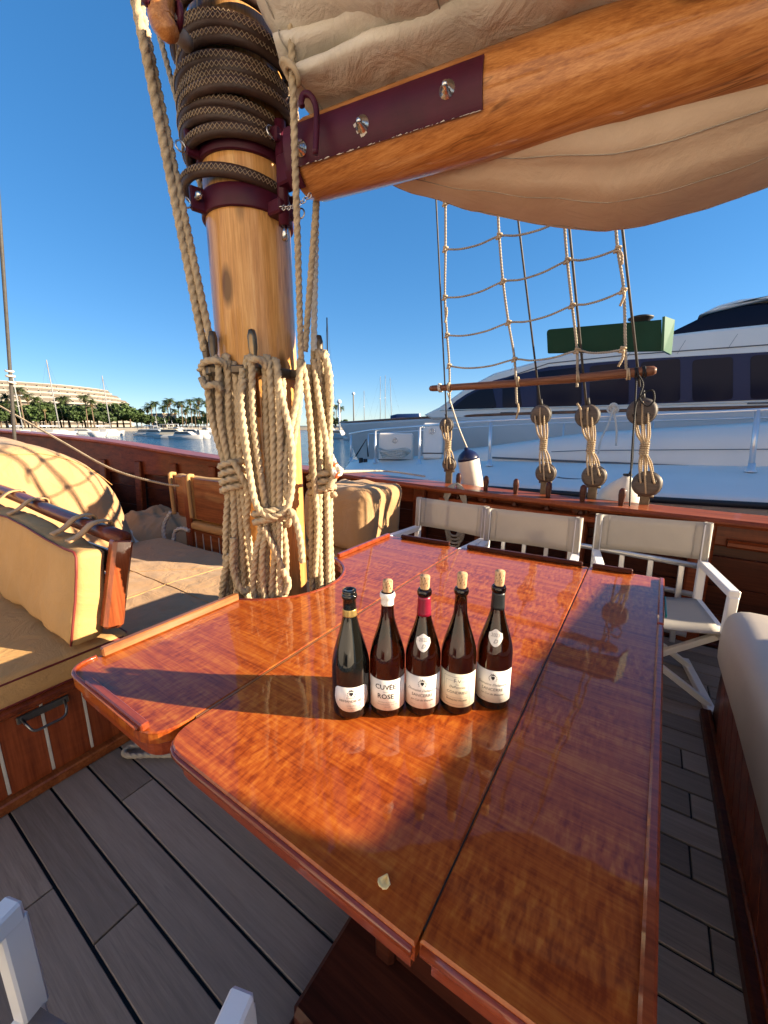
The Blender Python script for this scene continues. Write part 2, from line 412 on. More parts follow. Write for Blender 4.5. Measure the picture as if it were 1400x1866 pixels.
wood('table_wood', (.19, .028, .005), (.34, .066, .009), (.46, .128, .018), 'X', 1.35, .34, .85, .36, .0, .06, coat_rough=.03)
wood('table_rim', (.14, .022, .007), (.24, .042, .012), (.32, .066, .017), 'X', 1.0, .30, 1.0, .1, .0, .08)
wood('fiddle_wood', (.17, .06, .022), (.26, .10, .035), (.34, .14, .05), 'Y', 1.0, .4, .6, .1, .02, .1)
wood('mast_pine', (.47, .22, .065), (.62, .31, .095), (.72, .40, .14), 'Z', 1.7, .36, .6, .0, .02, .0, knots=6.5, crack=.75)
wood('boom_pine', (.30, .105, .028), (.46, .18, .048), (.58, .26, .08), 'X', 2.2, .36, .6, .0, .02, .0, knots=7.0, crack=.8)
wood('mahogany', (.08, .018, .008), (.15, .033, .012), (.21, .05, .018), 'X', .7, .42, .3, .1, .03, .12)
wood('mahogany_dark', (.035, .010, .006), (.06, .016, .009), (.09, .025, .012), 'X', .6, .45, .25, .0, .04, .12)
wood('cap_wood', (.13, .030, .012), (.24, .055, .018), (.33, .085, .028), 'X', .7, .45, .25, .1, .02, .08)
wood('bench_wood', (.13, .036, .012), (.22, .065, .02), (.30, .10, .032), 'X', .9, .38, .4, .1, .02, .1)
wood('bench_wood_v', (.13, .03, .011), (.22, .05, .016), (.30, .075, .024), 'Z', .9, .3, .8, .1, .02, .1)
wood('teak', (.155, .122, .098), (.225, .182, .148), (.29, .24, .20), 'X', 1.8, .72, .0, .0, .3, .22, grey=(.23, .20, .175), crack=.5)
wood('block_wood', (.055, .042, .032), (.09, .07, .054), (.13, .10, .08), 'X', 2.5, .6, .0, .0, .1, .1)
wood('pole_wood', (.12, .05, .025), (.20, .085, .045), (.28, .13, .07), 'X', 1.2, .5, .2, .0, .1, .0)
wood('cork', (.33, .18, .08), (.50, .30, .15), (.62, .42, .24), 'Z', 6, .8, 0, 0, .1, .1)
mk('caulk', (.012, .012, .013), .7)
mk('seam_line', (.015, .008, .005), .5)
mk('inlay', (.55, .52, .46), .5, var=.1)
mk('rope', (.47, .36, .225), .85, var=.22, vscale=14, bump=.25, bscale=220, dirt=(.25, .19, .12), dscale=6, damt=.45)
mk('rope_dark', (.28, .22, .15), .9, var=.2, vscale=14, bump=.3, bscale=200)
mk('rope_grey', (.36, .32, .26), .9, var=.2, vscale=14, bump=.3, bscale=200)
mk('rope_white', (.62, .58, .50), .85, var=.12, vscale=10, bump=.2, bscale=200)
mk('cord_black', (.012, .012, .013), .7)
mk('cord_orange', (.75, .12, .02), .7)
mk('wire_served', (.06, .055, .05), .6, var=.2, vscale=30, bump=.2, bscale=200)
mk('canvas', (.44, .252, .112), .85, var=.10, vscale=4, bump=.22, bscale=380, dirt=(.40, .28, .16), dscale=2.2, damt=.35, sheen=.1, wr=0.45, wscale=5)
mk('canvas_cushion', (.48, .275, .10), .85, var=.08, vscale=5, bump=.2, bscale=380, dirt=(.44, .29, .15), dscale=2.6, damt=.3, wr=0.32, wscale=6)
mk('sailcloth', (.68, .61, .50), .85, var=.09, vscale=4, bump=.2, bscale=300, dirt=(.50, .43, .33), dscale=2.5, damt=.4, transl=.12, wr=0.5, wscale=6)
mk('sail_sling', (.60, .46, .33), .8, var=.07, vscale=3, bump=.15, bscale=300, dirt=(.45, .32, .21), dscale=2, damt=.35, transl=.22, wr=0.32, wscale=4)
mk('tarp_white', (.62, .55, .43), .8, var=.1, vscale=5, bump=.2, bscale=200, wr=0.5, wscale=6)
mk('piping', (.16, .02, .015), .6)
mk('leather', (.045, .022, .015), .5, var=.3, vscale=18, bump=.3, bscale=120, rvar=.1)
mk('stitch', (.40, .30, .19), .8)
mk('burgundy', (.060, .006, .018), .45, spec=.3, var=.15, vscale=12, bump=.05, bscale=40, dirt=(.03, .006, .012), dscale=14, damt=.5)
mk('chipped_paint', (.55, .48, .40), .7, var=.2, vscale=30)
mk('steel', (.62, .60, .57), .25, 1.0, var=.1, vscale=20)
mk('bronze', (.24, .17, .10), .38, 1.0, var=.2, vscale=20)
mk('bronze_dark', (.13, .10, .07), .45, .7, var=.25, vscale=25)
mk('copper_pin', (.42, .24, .16), .35, .8, var=.2, vscale=25)
mk('handle_metal', (.20, .20, .19), .35, .9, var=.2, vscale=30)
mk('chair_paint', (.80, .79, .76), .35, var=.03, vscale=6)
mk('chair_fabric', (.53, .49, .43), .8, var=.05, vscale=6, bump=.25, bscale=500, transl=.30)
mk('vinyl', (.50, .43, .35), .45, var=.06, vscale=5, bump=.05, bscale=60)
mk('glass_green', (.05, .05, .015), .03, trans=.75, ior=1.5)
mk('glass_brown', (.050, .016, .005), .03, trans=.92, ior=1.5)
mk('paper', (.80, .76, .70), .6, var=.03, vscale=30)
mk('paper_cream', (.78, .72, .54), .6, var=.03, vscale=30)
mk('ink', (.02, .02, .025), .7)
mk('ink_grey', (.22, .21, .21), .7)
mk('foil_white', (.80, .77, .70), .45)
mk('foil_red', (.20, .006, .025), .35)
mk('foil_black', (.012, .014, .016), .4)
mk('foil_gold', (.55, .38, .13), .35, .8)
mk('glass_black', (.006, .006, .005), .05, coat=.4)
mk('leaf_yellow', (.80, .62, .28), .6, var=.2, vscale=60)
mk('gelcoat', (.86, .78, .69), .38, spec=.25, var=.03, vscale=1.5)
mk('gelcoat_grey', (.62, .58, .55), .35, spec=.25, var=.03, vscale=1)
mk('gelcoat_shade', (.84, .75, .65), .4, spec=.2, var=.03, vscale=1.5)
mk('navy_glass', (.006, .009, .024), .12, spec=.12)
mk('navy_panel', (.010, .022, .070), .25, spec=.2)
mk('rubber', (.02, .02, .022), .6)
mk('stripe_grey', (.12, .12, .12), .5)
mk('fender_white', (.72, .67, .57), .5, var=.08, vscale=8, dirt=(.5, .45, .36), dscale=5, damt=.4)
mk('fender_navy', (.008, .012, .05), .35)
mk('green_paint', (.003, .035, .020), .55, spec=.2, var=.12, vscale=6)
mk('green_sunlit', (.010, .085, .035), .4, var=.1, vscale=6)  # brighter copy of the green, sunlight on the end plate put into the colour
mk('white_boat', (.45, .44, .42), .35, rnd=.06)
mk('cream_boat', (.62, .53, .38), .6)
mk('far_glass', (.02, .03, .045), .15)
mk('alloy', (.72, .72, .72), .3, .6)
mk('far_mast', (.30, .29, .28), .5)
mk('mast_black', (.012, .013, .016), .35)
mk('concrete', (.20, .18, .155), .9, var=.1, vscale=.3)
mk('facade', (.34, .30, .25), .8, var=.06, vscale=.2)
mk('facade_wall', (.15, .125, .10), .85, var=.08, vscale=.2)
mk('awning', (.50, .36, .20), .85, rnd=.1)
mk('ground', (.16, .15, .10), .95, var=.25, vscale=.05)
mk('trunk_palm', (.16, .11, .07), .9, var=.2, vscale=2)
mk('leaf_palm', (.060, .085, .022), .6, var=.3, vscale=1.5, rnd=.25)
mk('leaf_palm_dry', (.20, .14, .055), .7, var=.3, vscale=1.5, rnd=.2)
mk('leaf_pine', (.045, .075, .018), .7, var=.4, vscale=.8, rnd=.25)
mk('teal_chip', (.02, .28, .25), .4)
# ================================================================== SETTING: water, deck, bulwark
WZ = -1.2
wm = mk('water', (.010, .055, .11), .08, spec=.5, ior=1.33)
t = wm.node_tree; b = t.nodes['Principled BSDF']; tc = t.nodes.new('ShaderNodeTexCoord')
n1 = nn(t, 'ShaderNodeTexNoise', Scale=.9, Detail=5.0, Roughness=.6); n2 = nn(t, 'ShaderNodeTexNoise', Scale=.12, Detail=3.0)
mp = nn(t, 'ShaderNodeMapping'); mp.inputs['Scale'].default_value = (1, 1.7, 1); mp.inputs['Rotation'].default_value = (0, 0, .6)
t.links.new(tc.outputs['Object'], mp.inputs[0]); t.links.new(mp.outputs[0], n1.inputs['Vector']); t.links.new(mp.outputs[0], n2.inputs['Vector'])
ad = nn(t, 'ShaderNodeMath', operation='ADD'); t.links.new(n1.outputs['Fac'], ad.inputs[0]); t.links.new(n2.outputs['Fac'], ad.inputs[1])
bp = nn(t, 'ShaderNodeBump', Strength=1.0, Distance=.35); t.links.new(ad.outputs[0], bp.inputs['Height']); t.links.new(bp.outputs[0], b.inputs['Normal'])
m = MB(); m.add([(-4000, -400, WZ), (1500, -400, WZ), (1500, 5000, WZ), (-4000, 5000, WZ)], [(0, 1, 2, 3)])
tag(m.build('water', 'water', origin=(0, 0, WZ)), kind='structure')

BUL = [V(-10.2, 1.15, 1.42), V(-9.6, 1.62, 1.38), V(-8.6, 2.06, 1.335), V(-6.6, 2.72, 1.20), V(-4.6, 3.06, 1.03), V(-2.7, 3.2, .945), V(-1.2, 3.25, .885), V(0, 3.25, .862), V(1.5, 3.22, .85), V(3.6, 3.12, .85)]
BP = linear(catmull(BUL, 10), .12)
def bul_at(X):
    for i in range(len(BP) - 1):
        if BP[i].x <= X <= BP[i + 1].x:
            return BP[i].lerp(BP[i + 1], (X - BP[i].x) / (BP[i + 1].x - BP[i].x))
    return BP[-1].copy() if X > 0 else BP[0].copy()
def bul_n(i):
    d = BP[min(i + 1, len(BP) - 1)] - BP[max(i - 1, 0)]; return V(d.y, -d.x, 0).normalized()
def sweep(m, o0, o1, z0, z1, i0=0, i1=None, c=.008):
    """a strip that follows the bulwark; o = distance inboard, z0/z1 functions of the cap height"""
    i1 = len(BP) - 1 if i1 is None else i1; vs = []; fs = []
    for i in range(i0, i1 + 1):
        p = BP[i]; n_ = bul_n(i); a, b = z0(p.z), z1(p.z); s_ = 1 if o1 > o0 else -1
        prof = [(o0, a), (o1 - c * s_, a), (o1, a + c), (o1, b - c), (o1 - c * s_, b), (o0, b)]
        for o, z in prof: vs.append(V(p.x + n_.x * o, p.y + n_.y * o, z))
    k = 6; cnt = i1 - i0 + 1
    for i in range(cnt - 1):
        for j in range(k): fs.append((i * k + j, i * k + (j + 1) % k, (i + 1) * k + (j + 1) % k, (i + 1) * k + j))
    fs.append(tuple(range(k))); fs.append(tuple((cnt - 1) * k + j for j in range(k)))
    return m.add(vs, fs)

m = MB(); vs = [V(p.x, p.y - .02, -.008) for p in BP]; lo = [V(p.x, 2.3 - p.y + .02, -.008) for p in BP][::-1]
poly = [(q.x, q.y) for q in vs + lo]
m.prism(poly, -.10, -.012)
deck = tag(m.build('deck', 'caulk', origin=(0, 0, 0)), kind='structure')
PW, GAP = .1245, .009
rng = random.Random(3)
row = 0; Y = .236 - 9 * PW
known = {9: [-1.12], 16: [.30], 17: [-.6], 18: [.27], 20: [.285], 22: [.27]}
while Y < 3.2:
    y0, y1 = Y + GAP / 2, Y + PW - GAP / 2
    xs = None
    for p in BP:
        if p.y - .06 > max(y1, 2.3 - y0): xs = p.x; break
    if xs is not None and y1 < 3.17:
        cuts = [xs]; x = xs + rng.uniform(1.2, 2.6)
        kn = known.get(row, [])
        while x < 3.0:
            if all(abs(x - q) > .7 for q in kn): cuts.append(x)
            x += rng.uniform(2.0, 3.2)
        cuts += kn; cuts.append(3.4); cuts.sort()
        for a, b in zip(cuts[:-1], cuts[1:]):
            MB().cbox((a + .003, y0, -.011), (b - .003, y1, rng.uniform(-.0006, .0006)), .0015).build('plank', 'teak', deck)
    Y += PW; row += 1

bw = thing('bulwark', 'dark varnished wooden bulwark with cap rail along the far side deck', 'bulwark', (-1, 3.25, 0))
m = MB(); sweep(m, -.05, .235, lambda z: z - .045, lambda z: z, c=.018); m.build('cap_rail', 'cap_wood', bw)
m = MB(); sweep(m, .0, .055, lambda z: z - .045 - .16 - .9 * max(0, z - .9), lambda z: z - .047, c=.012); m.build('rail_fascia', 'mahogany', bw)
for k in range(4):
    f0, f1 = k / 4, (k + 1) / 4
    m = MB(); sweep(m, -.03, .012 + .002 * (k % 2), lambda z: (z - .06) * f0 - .02, lambda z: (z - .06) * f1 - .024, c=.004)
    m.build('plank', 'mahogany_dark', bw)
def at_path(d):
    s_ = 0
    for i in range(len(BP) - 1):
        L_ = (BP[i + 1] - BP[i]).length
        if s_ + L_ >= d: return i
        s_ += L_
    return len(BP) - 2
for d in [1.0 + .72 * k for k in range(19)]:
    i = at_path(d); p = BP[i]; n_ = bul_n(i); tg = V(-n_.y, n_.x, 0); top = p.z - .20 - .9 * max(0, p.z - .9)
    m = MB(); A = V(p.x, p.y, 0) + n_ * .075
    m.bar(A + n_ * .05, V(A.x, A.y, top + .18) - n_ * .02, .085, .12, .012, tg); m.build('stanchion', 'mahogany', bw)
# covering board at the deck edge
m = MB(); sweep(m, -.03, .13, lambda z: -.004, lambda z: .022, c=.006); m.build('covering_board', 'mahogany_dark', bw)
# pin rail inside the cap
ia = min(range(len(BP)), key=lambda i: abs(BP[i].x + 1.45)); ib = min(range(len(BP)), key=lambda i: abs(BP[i].x - .15))
m = MB(); sweep(m, .055, .20, lambda z: z - .135, lambda z: z - .095, ia, ib, .01); m.build('pin_rail', 'cap_wood', bw)
ic = min(range(len(BP)), key=lambda i: abs(BP[i].x - .45)); 
m = MB(); sweep(m, .055, .11, lambda z: z - .20, lambda z: z - .15, ic, ic + 8, .015); m.build('cleat_block', 'mahogany', bw)

def pin(m, p, h_up=.15, h_dn=.16, r=.017, tilt=(0, 0)):
    mt = Matrix.Translation(p) @ Matrix.Rotation(tilt[0], 4, 'X') @ Matrix.Rotation(tilt[1], 4, 'Y')
    m.lathe([(.0, -h_dn), (r * .55, -h_dn), (r * .62, -.02), (r * .9, -.005), (r * 1.15, .0), (r * 1.15, .012), (r * .7, .03), (r * .8, h_up * .5), (r * 1.12, h_up * .78), (r * 1.0, h_up * .93), (r * .5, h_up), (0, h_up + .002)], 12, mt)
ords = ['first', 'second', 'third', 'fourth', 'fifth', 'sixth', 'seventh', 'eighth', 'ninth', 'tenth', 'eleventh', 'twelfth', 'thirteenth', 'fourteenth']
for k, (x, y) in enumerate([(836, 890), (885, 900), (939, 908), (998, 915), (1060, 925), (1130, 935)]):
    q = py(x, y, 3.12); bz = bul_at(q.x); m = MB(); pin(m, V(q.x, bz.y - .135, bz.z - .095), .215, .15, .021)
    tag(m.build('belaying_pin', 'mahogany_dark'), f'{ords[k]} of six wooden belaying pins from the left on the far rail', 'belaying pin', 'belaying pins along the far rail')
PINX = py(836, 890, 3.12).x

# ================================================================== TABLE
TZ = .75
tb = thing('dining_table', 'large varnished mahogany deck table with curved cut-out round the mast', 'table', (-.35, 1.15, 0))
hc, hr = V(-1.345, 1.16, 0), .30
dy = math.sqrt(hr ** 2 - (-1.255 - hc.x) ** 2)
a1 = math.atan2(dy, -1.255 - hc.x)
arc = [(hc.x + hr * math.cos(a1 - 2 * a1 * k / 20), hc.y + hr * math.sin(a1 - 2 * a1 * k / 20)) for k in range(21)]
left = [(-1.255, 1.95)] + arc + fillet([(-1.255, .33), (-.797, .33)], [])  # placeholder order
left = fillet([(-1.255, 1.95)] + arc + [(-1.255, .325), (-.797, .325), (-.797, 1.95)], [.03] + [0] * 21 + [.07, .085, .03])
mid = fillet([(-.789, .338), (-.1765, .338), (-.1765, 2.005), (-.789, 1.965)], [.07, 0, 0, .02])
rgt = fillet([(-.1735, .346), (.078, .352), (.118, 2.03), (-.1735, 2.01)], [0, .03, .03, 0])
for poly in (left, mid, rgt):
    lf = MB(); lf.prism(poly, TZ - .032, TZ, .003); o = lf.build('table_leaf', 'table_wood', tb)
    rim = MB(); n_ = len(poly); inn = inset(poly if sum(poly[i][0] * poly[(i + 1) % n_][1] - poly[(i + 1) % n_][0] * poly[i][1] for i in range(n_)) > 0 else poly[::-1], .012)
    rim.prism(inn, TZ - .075, TZ - .0325, .006); rim.build('apron', 'table_rim', tb)
# mouldings that stand a little proud round the leaves
def strip(path, w_, h_, mat, name, z=TZ, c=.004):
    m = MB()
    for a, b in zip(path[:-1], path[1:]): m.bar(V(a[0], a[1], z), V(b[0], b[1], z), w_, h_, c)
    return m.build(name, mat, tb)
strip([(-1.243, .41), (-1.243, .868)], .022, .028, 'fiddle_wood', 'fiddle', TZ + .0145)
strip([(-1.243, 1.46), (-1.243, 1.93)], .022, .02, 'table_rim', 'fiddle', TZ + .0105)
m = MB(); pts = [V(x, y, TZ + .003) for x, y in fillet([(-1.252, .40), (-1.252, .327), (-.86, .327)], [0, .068, 0])]
m.tube(pts, .006, 8); m.build('edge_moulding', 'table_rim', tb)
m = MB(); m.bar(V(-1.13, .336, TZ + .008), V(-.845, .336, TZ + .008), .018, .018, .003); m.build('fiddle', 'table_rim', tb)
m = MB(); m.tube([V(x, y, TZ - .004) for x, y in arc], .009, 8); m.build('edge_moulding', 'table_rim', tb)
m = MB(); m.tube([V(x, y, TZ - .012) for x, y in fillet([(-.787, .55), (-.787, .338), (-.18, .338)], [0, .07, 0])], .0075, 8); m.build('edge_moulding', 'table_rim', tb)
m = MB(); m.tube([V(-.17, .346, TZ - .012), V(.078, .352, TZ - .012)], .0075, 8); m.build('edge_moulding', 'table_rim', tb)
for (a, b) in (((-1.16, 1.94), (-.86, 1.955)), ((-.76, 1.962), (-.20, 1.995)), ((-.16, 2.0), (.0, 2.012))):
    strip([a, b], .02, .022, 'mahogany_dark', 'fiddle', TZ + .0115)
strip([(.071, .40), (.0965, 1.50)], .018, .012, 'table_rim', 'fiddle', TZ + .006); strip([(.097, 1.51), (.108, 2.0)], .018, .012, 'table_rim', 'fiddle', TZ + .006)
# pedestal
m = MB(); m.cbox((-.535, .42, .03), (.05, 1.85, .10), .012); m.build('plinth', 'mahogany_dark', tb)
m = MB(); m.cbox((-.55, .405, .001), (.065, 1.865, .029), .006); m.build('foot_board', 'mahogany_dark', tb)
for yy in (.62, 1.55):
    m = MB(); m.cbox((-.40, yy, .101), (-.06, yy + .09, TZ - .078), .012); m.build('pedestal_panel', 'mahogany_dark', tb)
    m = MB(); m.cbox((-.43, yy - .02, .101), (-.375, yy + .11, TZ - .079), .01); m.build('pedestal_post', 'mahogany_dark', tb)
    m = MB(); m.cbox((-.085, yy - .02, .101), (-.03, yy + .11, TZ - .079), .01); m.build('pedestal_post', 'mahogany_dark', tb)
m = MB(); m.cbox((-.26, .70, .25), (-.20, 1.56, .50), .01); m.build('stretcher', 'mahogany_dark', tb)
m = MB(); m.cbox((-.70, .50, TZ - .115), (.05, .56, TZ - .076), .008); m.build('batten', 'mahogany_dark', tb)
m = MB(); m.cbox((-1.15, 1.6, TZ - .115), (.05, 1.66, TZ - .076), .008); m.build('batten', 'mahogany_dark', tb)
# brass seam hinge strips: light edge line on the first seam
m = MB(); m.cbox((-.7965, .42, TZ - .01), (-.7895, 1.94, TZ - .0012), .0005); m.build('seam_strip', 'fiddle_wood', tb)
m = MB(); m.cbox((-.1763, .36, TZ - .02), (-.1737, 2.0, TZ - .003), .0003); m.build('seam_strip', 'seam_line', tb)
m = MB(); m.cbox((.1135, 1.62, TZ - .012), (.1185, 1.80, TZ + .002), .001); m.build('hinge_tab', 'teal_chip', tb)
# small things on the table
m = MB()
qa, qb = pz(698, 1622, TZ), pz(706, 1602, TZ); qd = (qb - qa); qs = V(qd.y, -qd.x, 0).normalized()
m.sheet(lambda u, v: qa + qd * u + qs * ((v - .5) * .021 * (.75 + .5 * u if u < .3 else .9 * (1 - u) / .7 + .02)) - qd * (.10 * abs(math.sin(v * 9)) if u < .1 else 0) + V(0, 0, .003 + .007 * (2 * v - 1) ** 2), 10, 8, .001)
tag(m.build('petal', 'leaf_yellow'), 'small yellow and white fallen petal near the front table edge', 'petal')

# ================================================================== BOTTLES
def text_geo(txt, size, shear=0.0, bold=False):
    cu = bpy.data.curves.new('txt', 'FONT'); cu.body = txt; cu.size = size; cu.align_x = 'CENTER'; cu.shear = shear; cu.resolution_u = 2
    if bold: cu.offset = size * .018
    ob = bpy.data.objects.new('txt', cu); me = bpy.data.meshes.new_from_object(ob)
    vs = [q.co.copy() for q in me.vertices]; fs = [tuple(f.vertices) for f in me.polygons]
    bpy.data.objects.remove(ob); bpy.data.curves.remove(cu); bpy.data.meshes.remove(me)
    return vs, fs
def wrap(vs, Rr, z0, a_off=0.0):   # text plane -> cylinder facing local -Y
    return [V(Rr * math.sin(q.x / Rr + a_off), -Rr * math.cos(q.x / Rr + a_off), z0 + q.y) for q in vs]
def printed(parent, items, Rr, name='lettering', mat='ink'):
    m = MB()
    for it in items:
        txt, size, z = it[0], it[1], it[2]; sh = it[3] if len(it) > 3 else 0; off = it[4] if len(it) > 4 else 0
        vs, fs = text_geo(txt, size, sh, len(it) > 5); m.add(wrap([V(q.x + off, q.y, 0) for q in vs], Rr, z), fs)
    return m
def patch(poly_fn, Rr, a0, a1, n=24, th=.0004):
    """curved label: poly_fn(t) -> (zlow, zhigh) for t in 0..1 over angle a0..a1"""
    vs = []; fs = []
    for i in range(n + 1):
        t_ = i / n; a = a0 + (a1 - a0) * t_; zl, zh = poly_fn(t_)
        for rr in (Rr, Rr + th):
            for z in (zl, zh): vs.append(V(rr * math.sin(a), -rr * math.cos(a), z))
    for i in range(n):
        a, b = i * 4, i * 4 + 4
        fs += [(a + 2, b + 2, b + 3, a + 3), (a, a + 1, b + 1, b), (a + 1, a + 3, b + 3, b + 1), (a, b, b + 2, a + 2)]
    fs += [(0, 2, 3, 1), (4 * n, 4 * n + 1, 4 * n + 3, 4 * n + 2)]
    return MB().add(vs, fs, True)
def crest(parent, Rr, z, s_=1.0, off=0.0):
    m = MB()
    def flat(pts2):
        m.add(wrap([V((x + off) , y, 0) for x, y in pts2], Rr, z), [tuple(range(len(pts2)))])
    flat([(-.004 * s_, .004 * s_), (.004 * s_, .004 * s_), (.004 * s_, -.001 * s_), (0, -.006 * s_), (-.004 * s_, -.001 * s_)])
    for sg in (-1, 1):
        for k in range(4):
            a = -.6 + k * .5; x = sg * .0085 * s_ * math.cos(a); y = .0085 * s_ * math.sin(a) - .001
            flat([(x - .0016 * s_, y - .0007), (x + .0016 * s_, y - .0012), (x + .0012 * s_, y + .0016 * s_)] if sg > 0 else [(x - .0016 * s_, y - .0012), (x + .0016 * s_, y - .0007), (x - .0012 * s_, y + .0016 * s_)])
    flat([(-.004 * s_, .006 * s_), (.004 * s_, .006 * s_), (.005 * s_, .011 * s_), (.002 * s_, .008 * s_), (0, .012 * s_), (-.002 * s_, .008 * s_), (-.005 * s_, .011 * s_)])
    return m
SH = 0.0
def bottle(px_, label, glass, prof, Rb, label_z, label_half, paper, cork=None, capsule=None, neck=None, lines=(), crest_z=None, custom=None, greys=()):
    base = pz(px_[0], px_[1], TZ); base.z = TZ + .0005
    rz = math.atan2(-base.x, base.y)
    # bottle built about its own axis facing -Y, root turned towards the seat
    rt = thing('wine_bottle', label, 'wine bottle', base, 0, 'row of wine bottles on the table')
    def L(mb, name, mat, par=None):
        o = mb.build(name, mat, None, (0, 0, 0)); o.parent = par or rt; return o
    g = L(MB().lathe(prof, 40), 'glass_body', glass)
    lo, hi = label_z; Rl = Rb + .0005
    if custom == 'champ':
        fn = lambda t_: ((lo + hi) / 2 - (hi - lo) / 2 * (1 - abs(2 * t_ - 1) ** 2.6) ** .5 * (1.0 if True else 1) + .002, min(hi, (lo + hi) / 2 + (hi - lo) / 2 * (1 - abs(2 * t_ - 1) ** 9) ** .5))
    else: fn = lambda t_: (lo, hi)
    lb = L(patch(fn, Rl, -label_half, label_half, 30), 'label', paper)
    if lines: L(printed(rt, lines, Rl + .0007), 'lettering', 'ink', lb)
    if greys: L(printed(rt, greys, Rl + .0007), 'lettering', 'ink_grey', lb)
    if crest_z: L(crest(rt, Rl + .0007, crest_z), 'emblem', 'ink', lb)
    if custom == 'champ':
        m = MB()
        for k in range(14):
            m.add(wrap([V(.018 + .004 * math.sin(k * 1.9), -.03 + k * .0042, 0), V(.022 + .004 * math.sin(k * 1.9 + 1), -.028 + k * .0042, 0), V(.0195 + .003 * math.cos(k * 2.3), -.0255 + k * .0042, 0)], Rl + .0007, (lo + hi) / 2), [(0, 1, 2)])
        L(m, 'vine_print', 'ink_grey', lb)
    if custom == 'frame':
        for (x0, x1, z0, z1, wd) in ((-.032, .032, .008, .078, .0006), (-.027, .027, .026, .068, .0005)):
            m = MB()
            for (a, b, c_, d) in ((x0, x1, z0, z0 + wd), (x0, x1, z1 - wd, z1), (x0, x0 + wd, z0, z1), (x1 - wd, x1, z0, z1)):
                n_ = 12; vs = []
                for i in range(n_ + 1):
                    x = a + (b - a) * i / n_; vs += wrap([V(x, c_, 0), V(x, d, 0)], Rl + .0007, lo - .002)
                m.add(vs, [(2 * i, 2 * i + 2, 2 * i + 3, 2 * i + 1) for i in range(n_)])
            L(m, 'printed_border', 'ink_grey', lb)
    top = prof[-2][1]
    if cork:
        ck = MB().lathe([(0, -.012), (.0098, -.012), (.0098, .0), (.0108, .004), (.0112, cork - .002), (.0100, cork), (0, cork + .0004)], 20, Matrix.Translation((0, 0, top)) @ Matrix.Rotation(.02, 4, 'Y'))
        co = L(ck, 'cork', 'cork'); m = MB()
        for k in range(9):
            a = -1 + .22 * k; z = top + .008 + .003 * ((k * 5) % 7)
            m.add([V(.0116 * math.sin(a), -.0116 * math.cos(a), z), V(.0116 * math.sin(a + .14), -.0116 * math.cos(a + .14), z + .001), V(.0116 * math.sin(a + .1), -.0116 * math.cos(a + .1), z + .006)], [(0, 1, 2)])
        L(m, 'stamp', 'ink', co)
    if capsule:
        z0, z1, mat_ = capsule
        L(MB().lathe([(rad_at(prof, z) + .0007, z) for z in [z0 + (z1 - z0) * i / 8 for i in range(9)]], 28), 'capsule', mat_)
    if neck:
        yr, zc = neck
        hh = .019; hw = .0165
        def ng(t_):
            x = abs(2 * t_ - 1); up = zc + hh * (.78 + .22 * math.cos(x * math.pi * 1.0)) ; dn = zc - hh * (1 - x ** 1.9); return (dn, up)
        n_ = 14; vs = []; fs = []
        rr_ = lambda z: rad_at(prof, z) + .0009
        rows = 8
        for i in range(n_ + 1):
            zl, zh = ng(i / n_)
            for j in range(rows + 1):
                z = zl + (zh - zl) * j / rows; r_ = rr_(z); a = (i / n_ - .5) * 2 * hw / rr_(zc); vs.append(V(r_ * math.sin(a), -r_ * math.cos(a), z))
        for i in range(n_):
            for j in range(rows): q = i * (rows + 1) + j; fs.append((q, q + rows + 1, q + rows + 2, q + 1))
        nl = L(MB().add(vs, fs, True), 'neck_label', 'paper')
        m = MB()
        for txt, sz, dz, sh in ((yr, .0105, .003, 0), ('D', .012, -.011, .35)):
            tv, tf = text_geo(txt, sz, sh); tv = [V(math.sin(q.x / rr_(zc)) * (rr_(zc + dz + q.y) + .0008), -math.cos(q.x / rr_(zc)) * (rr_(zc + dz + q.y) + .0008), zc + dz + q.y) for q in tv]; m.add(tv, tf)
        L(m, 'lettering', 'ink_grey', nl)
    rt.rotation_euler = (0, 0, rz); return rt
def rad_at(prof, z):
    best = .014
    for (r0, z0), (r1, z1) in zip(prof[:-1], prof[1:]):
        if z0 <= z <= z1 and z1 > z0: best = r0 + (r1 - r0) * (z - z0) / (z1 - z0)
    return best
def burg(Rb, H, sh=.135, nk=.232, rn=.0142, lip=True):
    p = [(0, .004), (Rb * .55, .001), (Rb * .86, 0), (Rb * .97, .004), (Rb, .012), (Rb, sh)]
    for i in range(1, 15):
        t_ = i / 14; s_ = t_ * t_ * (3 - 2 * t_); s_ = .45 * s_ + .55 * t_ ** 1.25
        p.append((Rb + (rn + .0012 - Rb) * s_, sh + (nk - sh) * t_))
    p += [(rn, nk + .02), (rn * .96, H - .016)]
    if lip: p += [(rn * 1.02, H - .0155), (rn * 1.14, H - .013), (rn * 1.16, H - .006), (rn * 1.06, H - .002), (rn * .92, H), (0, H + .0002)]
    return p
champ = burg(.0435, .298, .118, .236, .0150, False); champ = champ[:-1] + [(.0148, .265), (.0152, .277), (.0172, .279), (.0176, .284), (.0166, .288), (.0150, .289), (.0160, .293), (.0150, .298), (.009, .2985), (.0085, .29), (0, .2895)]
bottle((641, 1290), 'black-green sparkling wine bottle without cork, leftmost in the row', 'glass_black', champ, .0435, (.022, .085), .98, 'paper', capsule=(.238, .254, 'foil_gold'), custom='champ',
       lines=(('ARMANDIE-BLA', .0085, .048),), greys=(('CHAMPAGNE', .004, .058), ('EXTRA BRUT', .0038, .038), ('Premier Cru', .0035, .032)), crest_z=.069)
